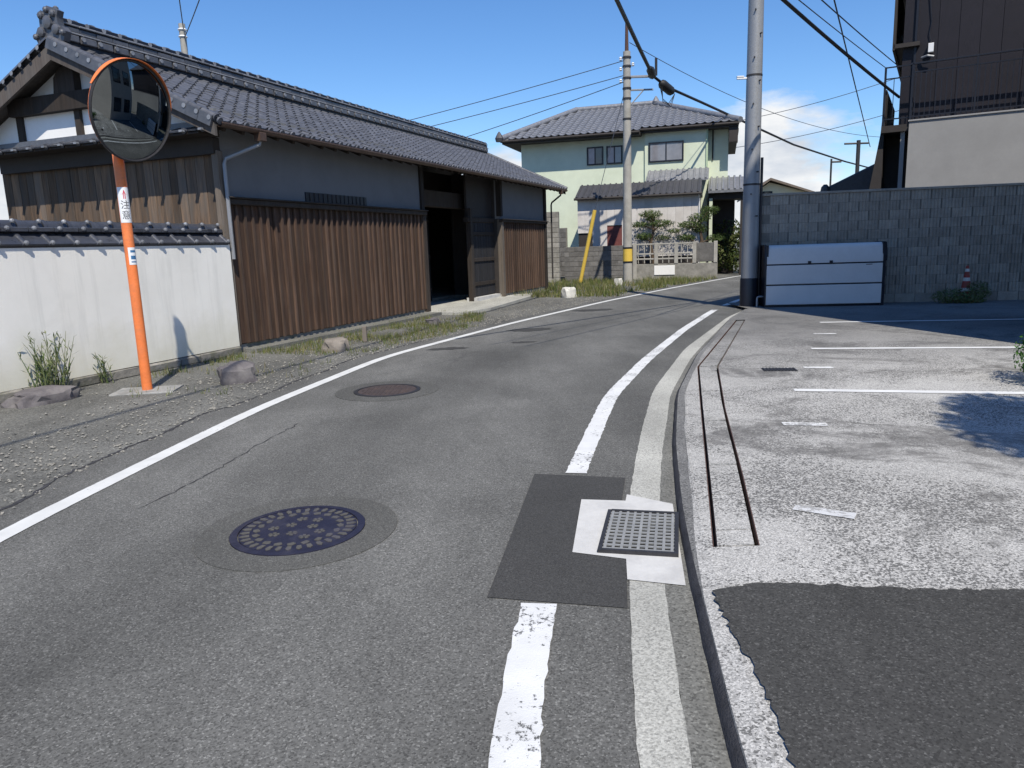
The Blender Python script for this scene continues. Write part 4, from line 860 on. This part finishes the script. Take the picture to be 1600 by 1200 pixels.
# block pier and garden wall
def blockwall(name, label, x0, x1, z1, y, m, cat='wall', bwid=.4, th=.14, par_loc=(5.5, 29.8, 0)):
    o = empty(name, par_loc, GROT); tag(o, label, cat)
    MB().box(x0+.01, x1-.01, y+.015, y+th-.01, 0, z1-.01).build('mortar_core', M_MORTAR, o)
    me = MB().bbox(-bwid/2+.006, bwid/2-.006, 0, th, .006, .192, .006).mesh('block', m); mh_ = MB().bbox(-bwid/4+.006, bwid/4-.006, 0, th, .006, .192, .006).mesh('block', m)
    for r_ in range(int(z1/.198)):
        x = x0
        if r_ % 2 and x1-x0 > bwid: link('block', mh_, o, (x+bwid/4, y, r_*.198)); x += bwid/2
        while x+bwid <= x1+.01: link('block', me, o, (x+bwid/2, y+random.uniform(-.004, .004), r_*.198)); x += bwid
        if x1-x > bwid*.4: link('block', mh_, o, (x+bwid/4, y, r_*.198))
    return o
blockwall('block_pier', 'tall pale concrete block pier at the far end of the timber gatehouse', -3.86, -3.32, 2.8, -.9, M_BLOCKL, 'pier', .54, .2)
blockwall('garden_block_wall', 'low weathered grey block wall behind the yellow guy guard', -3.3, -.5, 1.4, 0, M_BLOCKD)
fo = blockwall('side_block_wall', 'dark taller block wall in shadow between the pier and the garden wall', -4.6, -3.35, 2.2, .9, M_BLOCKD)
gf = empty('garden_fence', (5.5, 29.8, 0), GROT); tag(gf, 'low concrete garden fence with rails, posts and openwork below the pines', 'fence')
MB().bbox(-.48, 2.78, 0, .15, 0, .62, .01).build('footing', M_BLOCKL, gf)
for x in (-.42, .42, 1.2, 1.9, 2.7): MB().bbox(x-.07, x+.07, -.02, .12, .62 if x != -.42 else 0, 1.45, .01).build('post', M_CONC, gf)
for z in (.82, 1.02, 1.40): MB().bbox(-.4, 1.9, .03, .08, z-.03, z+.03, .008).build('rail', M_CONC, gf)
MB().bbox(1.97, 2.66, .02, .08, .66, 1.40, .01).build('panel', M_BLOCKD, gf)
for i in range(9): MB().bbox(-.3+i*.24, -.27+i*.24, .04, .07, .65, 1.38, .004).build('bar', M_CONC, gf)
MB().bbox(.35, 1.15, -.03, .0, .18, .55, .01).build('pale_plaque', M_GPLASTER, gf)

# ------------------------------------------------------------------ plants
def leaves(mb, centre, rad, n, size, flat=1., shell=.35, up=.25):
    for _ in range(n):
        d = RNG.normal(size=3); d /= np.linalg.norm(d); r_ = (shell+(1-shell)*RNG.random()**.6)
        p = Vector((centre[0]+d[0]*rad[0]*r_, centre[1]+d[1]*rad[1]*r_, centre[2]+d[2]*rad[2]*r_))
        nn = Vector(d)+Vector(RNG.normal(size=3)*.7)+Vector((0, 0, up)); nn.normalize(); a = nn.orthogonal().normalized(); a.rotate(Quaternion(nn, RNG.random()*6.28)); b = nn.cross(a)
        s = size*RNG.uniform(.6, 1.4); a *= s; b *= s*.5*flat
        mb.add([p-a, p+b*.9, p+a, p-b*.9], [(0, 1, 2, 3)])
def plant(name, label, cat, loc, blobs, trunk, m, n, size, flat=1., group=None, trunkname='trunk'):
    o = empty(name, loc); tag(o, label, cat, group); mb = MB(); tot = sum(b[1][0]*b[1][1]*b[1][2] for b in blobs)
    for c, rd in blobs: leaves(mb, c, rd, max(30, int(n*(rd[0]*rd[1]*rd[2])**.7/sum((q[1][0]*q[1][1]*q[1][2])**.7 for q in blobs))), size, flat)
    mb.build('crown', m, o)
    t = MB()
    for pts, rs in trunk: t.tube(pts, rs, 7)
    t.build(trunkname, M_BARK, o, smooth=60); return o
plant('pine_tree', 'small layered garden pine just right of the concrete utility pole', 'tree', (5.9, 30.6, 0),
      [((-.05, 0, 2.60), (.52, .45, .16)), ((.35, -.1, 2.22), (.62, .45, .15)), ((-.5, .05, 2.20), (.42, .4, .13)), ((-.35, 0, 1.72), (.40, .4, .16)), ((.45, .05, 1.65), (.36, .35, .12)), ((.0, .1, 2.42), (.25, .25, .12))],
      [([(0, 0, 0), (.08, 0, .7), (-.05, 0, 1.4), (.08, 0, 2.0), (0, 0, 2.55)], [.09, .08, .065, .05, .03]), ([(-.03, 0, 1.5), (-.35, 0, 1.7)], [.04, .02]), ([(.06, 0, 1.9), (.4, 0, 2.2)], [.035, .015]), ([(.05, 0, 2.0), (-.45, 0, 2.2)], [.03, .015])], M_PINE, 2600, .055, .5)
plant('pine_tree', 'wider garden pine with spreading branches near the hedge', 'tree', (7.65, 30.2, 0),
      [((.5, 0, 2.66), (.42, .4, .2)), ((.1, 0, 2.38), (.5, .45, .2)), ((-.3, 0, 2.12), (.52, .45, .16)), ((.15, .1, 1.95), (.35, .35, .2)), ((-.45, 0, 1.62), (.40, .4, .15)), ((.75, 0, 1.55), (.40, .4, .17)), ((-.9, .1, 1.9), (.3, .3, .1))],
      [([(-.25, 0, .4), (.05, 0, 1.0), (.2, 0, 1.5), (.1, 0, 2.1), (.4, 0, 2.6)], [.09, .08, .065, .05, .03]), ([(.12, 0, 1.3), (-.4, 0, 1.62)], [.04, .02]), ([(.15, 0, 1.4), (.7, 0, 1.55)], [.035, .015]), ([(.12, 0, 2.0), (-.6, 0, 2.05)], [.035, .015])], M_PINE, 2900, .055, .5)
plant('hedge', 'tall dark green hedge bush between the garden fence and silver pole', 'hedge', (9.9, 33.2, 0),
      [((-.1, 0, 1.75), (.9, .8, .65)), ((.45, 0, 1.2), (.8, .8, .9)), ((-.4, -.1, .9), (.7, .7, .8)), ((.3, -.5, .5), (.7, .5, .5)), ((1.3, .3, 1.5), (.9, .8, .9))], [([(0, 0, 0), (0, 0, 1.2)], [.1, .05]), ([(.5, 0, 0), (.6, 0, 1.2)], [.09, .05])], M_HEDGE, 4200, .075, .9)
plant('low_shrub', 'low bright green shrub at the right edge of the parking lot', 'shrub', (5.08, 6.74, LOT_Z), [((0, 0, .28), (.36, .36, .30)), ((.25, -.1, .34), (.35, .35, .30)), ((.1, .15, .5), (.28, .28, .2))], [([(0, 0, 0), (0, 0, .25)], [.03, .015])], M_SHRUB, 4200, .026, .8, trunkname='stem')
plant('added_tree', 'small round leafy tree, unseen, added to shade the near lot corner', 'tree', (4.72, 1.75, LOT_Z), [((0, 0, 5.0), (.78, .75, .6)), ((.4, .2, 4.9), (.8, .7, .65)), ((-.25, -.2, 4.75), (.65, .6, .5)), ((.2, .4, 5.3), (.6, .6, .5))], [([(0, 0, 0), (.05, 0, 2.2), (0, 0, 4.2), (.1, 0, 5.0)], [.09, .075, .055, .03]), ([(.02, 0, 3.8), (.4, .1, 4.6)], [.035, .015]), ([(.02, 0, 3.9), (-.3, -.1, 4.6)], [.035, .015])], M_HEDGE, 7500, .07, .9)  # added out of view, crown high so its shade falls soft on the lot
plant('cone_weeds', 'straggly weeds growing round the foot of the traffic cone', 'weeds', (9.35, 15.12, LOT_Z), [((-.3, -.05, .14), (.42, .16, .17)), ((.24, -.02, .2), (.28, .14, .24)), ((-.02, -.2, .08), (.36, .12, .10))], [([(-.2, 0, 0), (-.22, 0, .2)], [.006, .003]), ([(.2, 0, 0), (.22, 0, .25)], [.006, .003])], M_WEED, 1500, .04, .5, trunkname='stem')
def weed(name, label, loc, n, h, spread, m=M_WEED):
    o = empty(name, loc); tag(o, label, 'weed'); st_ = MB(); lf = MB()
    for i in range(n):
        a = random.uniform(0, 6.28); r_ = random.uniform(0, spread*.5); hh = h*random.uniform(.55, 1); x, y = r_*math.cos(a), r_*math.sin(a); lx, ly = random.uniform(-spread, spread)*.5, random.uniform(-spread, spread)*.3
        P_ = [(x, y, 0), (x+lx*.4, y+ly*.4, hh*.5), (x+lx, y+ly, hh)]; st_.tube(P_, [.006, .005, .002], 4)
        for k in range(9):
            t = random.uniform(.15, 1); b = Vector(P_[0]).lerp(Vector(P_[2]), t); d = Vector((random.uniform(-1, 1), random.uniform(-1, 1), random.uniform(.3, 1.2))).normalized()*random.uniform(.05, .12); s = d.cross(Vector((0, 0, 1))).normalized()*.008
            lf.add([b, b+d*.5+s, b+d, b+d*.5-s], [(0, 1, 2, 3)])
    st_.build('stem', m, o); tag(lf.build('leaves', m, o), kind='stuff'); return o
weed('tall_weed', 'tall pale green weed clump standing against the white wall', (-5.27, 8.32, 0), 40, .74, .40)
weed('wall_weed', 'thin straggly weed against the white wall near the orange pole', (-5.03, 9.02, 0), 7, .42, .2)
def field(mb, n, test, area, h0, h1, w=.006):
    k = 0
    while k < n:
        x, y = random.uniform(*area[0]), random.uniform(*area[1])
        if random.random() > test(x, y): continue
        k += 1
        for _ in range(5):
            px, py = x+random.gauss(0, .035), y+random.gauss(0, .035); a = random.uniform(0, 6.28); hh = random.uniform(h0, h1); dx, dy = math.cos(a)*w, math.sin(a)*w; l = hh*random.uniform(.1, .7); b = random.uniform(0, 6.28)
            mb.add([(px-dx, py-dy, -.01), (px+dx, py+dy, -.01), (px+math.cos(b)*l, py+math.sin(b)*l, hh)], [(0, 1, 2)])
from mathutils import noise as mn
def patchy(x, y, s=1.3, lo=-.1): return max(0., min(1., (mn.noise(Vector((x*s, y*s, 3.1)))-lo)*3))
def near_verge(x, y):
    n = (Vector((x, y))-C0).dot(Nn); s = (Vector((x, y))-C0).dot(U)
    if n < .15 or x > cEDGE(y)-.12: return 0
    if -3.6 < s < 0: return patchy(x, y)*(.9 if n < .55 else .15)
    return patchy(x, y, 1.1, -.25) if 0 <= s < 6.6 else .0
gm_ = MB(); field(gm_, 1500, near_verge, ((-6, -.6), (8, 18)), .03, .11, .005)
tag(gm_.build('verge_grass', M_GRASS), 'dry and green grass along the foot of the timber gatehouse', 'grass', kind='stuff')
def far_verge(x, y):
    n = (Vector((x, y))-C0).dot(Nn); s = (Vector((x, y))-C0).dot(U)
    if x > cLINE(y)-.35 or s < 11.3: return 0
    q = (Vector((x-5.5, y-29.8))).dot(Vector((-.2756, -.9613)))
    if n < .2 and s < 15.2: return 0
    if q < 0: return 0
    return patchy(x, y, .9, -.35)
gm_ = MB(); field(gm_, 1900, far_verge, ((-.5, 9), (21, 31.5)), .06, .24, .010)
tag(gm_.build('roadside_grass', M_GRASS), 'taller mixed grass on the verge around the concrete utility pole', 'grass', kind='stuff')
gv = MB(); oc = [Vector(p) for p in ((1, 0, 0), (-1, 0, 0), (0, 1, 0), (0, -1, 0), (0, 0, .7), (0, 0, -.7))]; of_ = [(0, 2, 4), (2, 1, 4), (1, 3, 4), (3, 0, 4), (2, 0, 5), (1, 2, 5), (3, 1, 5), (0, 3, 5)]
k = 0
while k < 5200:
    y = random.uniform(3, 24); x = cEDGE(y)-abs(random.gauss(0, 1.0))+.1
    if (Vector((x, y))-C0).dot(Nn) < .1 or x > cEDGE(y)+.12: continue
    k += 1; s = random.uniform(.005, .016)*(1.5 if random.random() < .06 else 1); Mx = TR(x, y, s*.3) @ RZ(random.uniform(0, 6.28)) @ RX(random.uniform(-.6, .6)); gv.add([Mx @ (p*s*random.uniform(.7, 1.3)) for p in oc], of_)
tag(gv.build('gravel', mat('loose_gravel', (.24, .23, .205), .4, 12, .9, bump=0, kind='world')), 'loose gravel scattered along the left road shoulder', 'gravel', kind='stuff')
def rock(name, label, loc, size, m, seed, rz=0):
    bm = bmesh.new(); bmesh.ops.create_icosphere(bm, subdivisions=3, radius=1)
    for v in bm.verts:
        p = v.co.copy(); q = Vector([math.copysign(abs(c)**.55, c) for c in p]); d = mn.noise(p*1.3+Vector((seed, 0, 0)))*.28+mn.noise(p*3.7+Vector((0, seed, 0)))*.10
        v.co = Vector((q.x*size[0], q.y*size[1], q.z*size[2]))*(.78+d)
    me = bpy.data.meshes.new(name); bm.to_mesh(me); bm.free(); me.materials.append(m); me.shade_smooth(); me.set_sharp_from_angle(angle=R(28))
    return tag(link(name, me, None, loc, (0, 0, rz)), label, 'rock')
rock('boulder', 'squat dark boulder beside the orange mirror pole on the gravel', (-3.30, 8.80, .08), (.27, .22, .19), M_ROCKD, 3.3, .4)
rock('boulder', 'flat dark stone under the tall weed clump', (-5.15, 7.92, .04), (.40, .24, .13), M_ROCKD, 8.1, 1.1)
rock('boulder', 'pale pinkish rock in the grass before the brown boards', (-2.72, 11.35, .06), (.24, .2, .17), M_ROCKL, 5.2, .2)
rock('boulder', 'small grey rock lying nearer the gateway apron', (-1.55, 14.9, .04), (.2, .14, .12), M_ROCKD, 2.7, 1.2)
rock('boulder', 'white stone in the verge grass near the pier', (1.75, 21.4, .10), (.26, .2, .24), M_ROCKW, 6.4, .5)
rock('boulder', 'small white stone beside the concrete utility pole', (3.95, 26.6, .10), (.18, .16, .2), M_ROCKW, 9.4, .9)
stk = MB().bbox(-.035, .035, -.03, .03, 0, .26, .008).build('wooden_stake', M_POSTW, None, (-2.45, 12.35, 0)); tag(stk, 'short brown wooden stake in the grass strip', 'stake')

# ------------------------------------------------------------------ concrete utility pole with its guy, cables and wires
up_ = empty('concrete_utility_pole', (4.50, 28.0, 0)); tag(up_, 'slender concrete utility pole in front of the green house', 'utility pole')
MB().tube([(0, 0, -.1), (0, 0, 8.2)], [.175, .13], 16).build('shaft', M_CONC, up_, smooth=50)
MB().tube([(0, 0, 8.2), (0, 0, 9.15)], [.07, .05], 10).build('top_extension', M_RUST, up_)
MB().lathe([(.178, .78), (.176, 1.32)], 16).build('yellow_guard', M_YELLOW, up_)
for z in (.78, 1.30): MB().lathe([(.182, z-.03), (.182, z+.03)], 16).build('black_stripe', M_BLACK, up_)
for z in (5.9, 6.6, 6.95, 7.3, 7.7, 8.0): MB().lathe([(.16, z-.03), (.16, z+.03)], 12).build('steel_band', M_STEELD, up_)
arm = MB().bbox(0, 1.0, -.04, .04, 7.30, 7.38, .01).build('cross_arm', M_GALV, up_); MB().bbox(0, .95, -.03, .03, 6.86, 6.92, .01).build('cross_arm', M_GALV, up_)
MB().tube([(.05, 0, 6.3), (.6, 0, 6.88)], .025, 6).build('arm_brace', M_GALV, up_)
for x, z in ((-.22, 7.9), (-.22, 7.55), (-.22, 7.15), (.22, 7.7)): MB().lathe([(.03, 0), (.06, .03), (.03, .06), (.06, .09), (.02, .13)], 10).build('insulator', M_WHITE, up_, (x, 0, z))
guy = empty('guy_guard', (2.80, 29.0, 0)); tag(guy, 'leaning yellow guy wire guard in the grass', 'guy guard')
d_ = Vector((1.52, -1.0, 7.4)); a_ = Vector((0, 0, 0))
MB().tube([tuple(Vector((.0, 0, 0))), (.57, -.30, 2.75)], .075, 10).build('sleeve', M_YELLOW, guy, smooth=50)
MB().tube([(.57, -.30, 2.75), (1.66, -.95, 7.0)], .012, 5).build('stay_wire', M_WIRE, guy)
def cable(name, label, p, q, sag, r_, m=M_RUBBER, cat='cable', n=24, group=None):
    p, q = Vector(p), Vector(q); pts = [p.lerp(q, i/n)-Vector((0, 0, sag*4*(i/n)*(1-i/n))) for i in range(n+1)]
    return tag(MB().tube([tuple(x) for x in pts], r_, 6).build(name, m), label, cat, group)
TC = empty('trunk_cable', (5.43, 28, 7.36)); tag(TC, 'thick black cable sweeping from overhead past the pole arm to the far right', 'cable')
def rel(pts): return [tuple(Vector(p)-TC.location) for p in pts]
MB().tube(rel([(-3.6, -1.5, 8.6), (-1.0, 7, 7.95), (.9, 13.2, 7.65), (2.15, 17.3, 7.5), (2.99, 20, 7.47), (4.2, 24, 7.42), (5.43, 28, 7.36)]), [.028, .028, .03, .045, .06, .065, .065], 6).build('near_span', M_RUBBER, TC, smooth=60)
MB().tube(rel([(5.43, 28, 7.36), (6.1, 28.8, 7.12), (8.0, 31, 6.9), (10.42, 34, 6.66), (15.5, 41, 6.35), (22.3, 50, 6.25), (28, 57.5, 6.3)]), .05, 6).build('far_span', M_RUBBER, TC, smooth=60)
MB().tube(rel([(5.10, 26.9, 7.40), (5.22, 27.3, 7.39), (5.40, 27.9, 7.36), (5.46, 28.1, 7.34)]), [.06, .15, .15, .06], 8).build('splice_sleeve', M_RUBBER, TC, smooth=60)
MB().tube(rel([(5.78, 28.4, 7.2), (5.88, 28.5, 7.16), (6.3, 29.0, 7.0), (6.42, 29.1, 6.96)]), [.06, .17, .17, .06], 8).build('splice_sleeve', M_RUBBER, TC, smooth=60)
for k in range(3): MB().tube(rel([(5.75+.05*k, 28.4, 7.15), (5.9, 28.5, 6.65-.06*k), (6.15+.05*k, 28.7, 6.5-.05*k), (6.45, 29, 6.9)]), .013, 5).build('loop_wire', M_RUBBER, TC)
MB().tube(rel([(5.55, 28, 7.36), (5.55, 28, 7.95)]), .05, 6).build('hanger', M_STEELD, TC)
cable('service_cable', 'thick black service cable running from overhead to the dark house', (.0, 8.0, 6.35), (10.36, 20.2, 4.99), .12, .035)
WIRE = 'thin overhead wires against the sky'
cable('wire', 'thin wire beside the service cable, ending at the landing of the dark house', (.5, 7.6, 5.6), (10.04, 20.4, 5.78), .06, .010, M_WIRE, 'wire', group=WIRE)
cable('wire', 'uppermost thin wire running to the upper storey of the dark house', (1.0, 7.4, 5.4), (10.43, 20.6, 5.89), .06, .012, M_WIRE, 'wire', group=WIRE)
cable('wire', 'steep thin wire dropping from overhead to the far right horizon', (4.0, 10.8, 6.5), (15.6, 32.6, 5.16), .0, .016, M_WIRE, 'wire', group=WIRE)
cable('wire', 'topmost thin wire from the concrete pole to behind the timber gatehouse', (4.4, 28, 7.9), (-12.0, 34, 5.6), .15, .014, M_WIRE, 'wire', group=WIRE)
cable('wire', 'middle thin wire from the concrete pole to behind the timber gatehouse', (4.4, 28, 7.4), (-12.2, 34, 5.2), .15, .014, M_WIRE, 'wire', group=WIRE)
cable('wire', 'lowest thin wire from the concrete pole to behind the timber gatehouse', (4.4, 28, 7.18), (-6.0, 34, 5.2), .1, .014, M_WIRE, 'wire', group=WIRE)
cable('wire', 'thin wire from the concrete pole top rightward toward the silver pole', (4.6, 28, 8.5), (23, 44, 6.9), .9, .012, M_WIRE, 'wire', group=WIRE)
cable('wire', 'thin far wire rising behind the silver pole toward the dark house', (11.0, 48, 8.3), (24.0, 42, 10.6), .5, .018, M_WIRE, 'wire', group=WIRE)
cable('wire', 'lower thin far wire behind the silver pole above the cream house', (11.5, 48, 6.9), (24.5, 42, 8.9), .5, .018, M_WIRE, 'wire', group=WIRE)
sp = empty('steel_antenna_pole', (-12.05, 30, 0)); tag(sp, 'pole head with insulators showing above the gatehouse roof', 'utility pole')
MB().tube([(0, 0, 0), (0, 0, 10.2)], .12, 10).build('shaft', M_CONC, sp, smooth=50)
for z in (9.7, 9.95): MB().lathe([(.13, z), (.17, z+.04), (.13, z+.08)], 10).build('insulator', M_WHITE, sp)
cable('wire', 'upper thin wire rising from the pole head behind the gatehouse ridge', (-12.0, 30, 10.0), (-6.5, 16, 9.3), .1, .018, M_WIRE, 'wire', group=WIRE)
cable('wire', 'lower thin wire rising from the pole head behind the gatehouse ridge', (-12.0, 30, 9.7), (-5.0, 16, 8.7), .1, .018, M_WIRE, 'wire', group=WIRE)
# far cream house, far poles
ch_ = empty('cream_house', (19.2, 53, 0), R(-12)); tag(ch_, 'distant cream house with brown gable roof beyond the silver pole', 'house')
MB().box(-1.9, 1.9, 0, 6, 0, 4.5).build('wall', M_CREAM, ch_); MB().prism([(-1.9, 4.5), (-.7, 5.3), (1.9, 4.5)], 'y', 0, 6).build('gable', M_CREAM, ch_)
MB().prism([(-2.3, 4.32), (-2.3, 4.45), (-.7, 5.58), (2.4, 4.45), (2.4, 4.32), (-.7, 5.42)], 'y', -.5, 6.5).build('roof', mat('brown_roof', (.14, .11, .085), .2, 5, .7), ch_)
MB().box(-1.2, -.5, -.03, .0, 4.1, 4.7).build('window', M_GLASSD, ch_)
for i, (x, y, z, lab) in enumerate(((17.6, 38, 6.1, 'far slim pole standing beyond the block wall by the clouds'), (16.5, 38.5, 5.3, 'shorter far post with a lamp arm beyond the block wall'))):
    fp_ = empty('far_pole', (x, y, 0)); tag(fp_, lab, 'pole'); MB().tube([(0, 0, 0), (0, 0, z)], .10 if i == 0 else .05, 8).build('shaft', M_STEELD, fp_)
    MB().tube([(-.7 if i == 0 else 0, 0, z-.15), (.5, 0, z-.15)], .05, 6).build('arm', M_STEELD, fp_)

# ------------------------------------------------------------------ unseen apartment block, added right of the frame to shade the back of the lot
ab = empty('added_apartment_block', (6.62, 8.70, LOT_Z), R(-36)); tag(ab, 'tan four-storey apartment block, unseen, added to shade the back of the lot', 'building')
MB().box(0, 9, 0, 4.4, 0, 12.8).build('wall', M_TAN, ab); MB().box(-.1, 9.1, -.1, 4.5, 12.8, 13.1).build('parapet', M_GREYW, ab)
for fl in range(4):
    for k in range(2):
        z = 1.0+fl*3.1; y0 = .5+k*2.0; f_ = MB(); f_.box(-.05, .0, y0-.06, y0+1.26, z-.06, z).box(-.05, 0, y0-.06, y0+1.26, z+1.4, z+1.46).box(-.05, 0, y0-.06, y0, z, z+1.4).box(-.05, 0, y0+1.2, y0+1.26, z, z+1.4)
        wv = f_.build('window', M_BLACK, ab); MB().box(-.02, -.005, y0, y0+1.2, z, z+1.4).build('pane', M_GLASSD, wv)
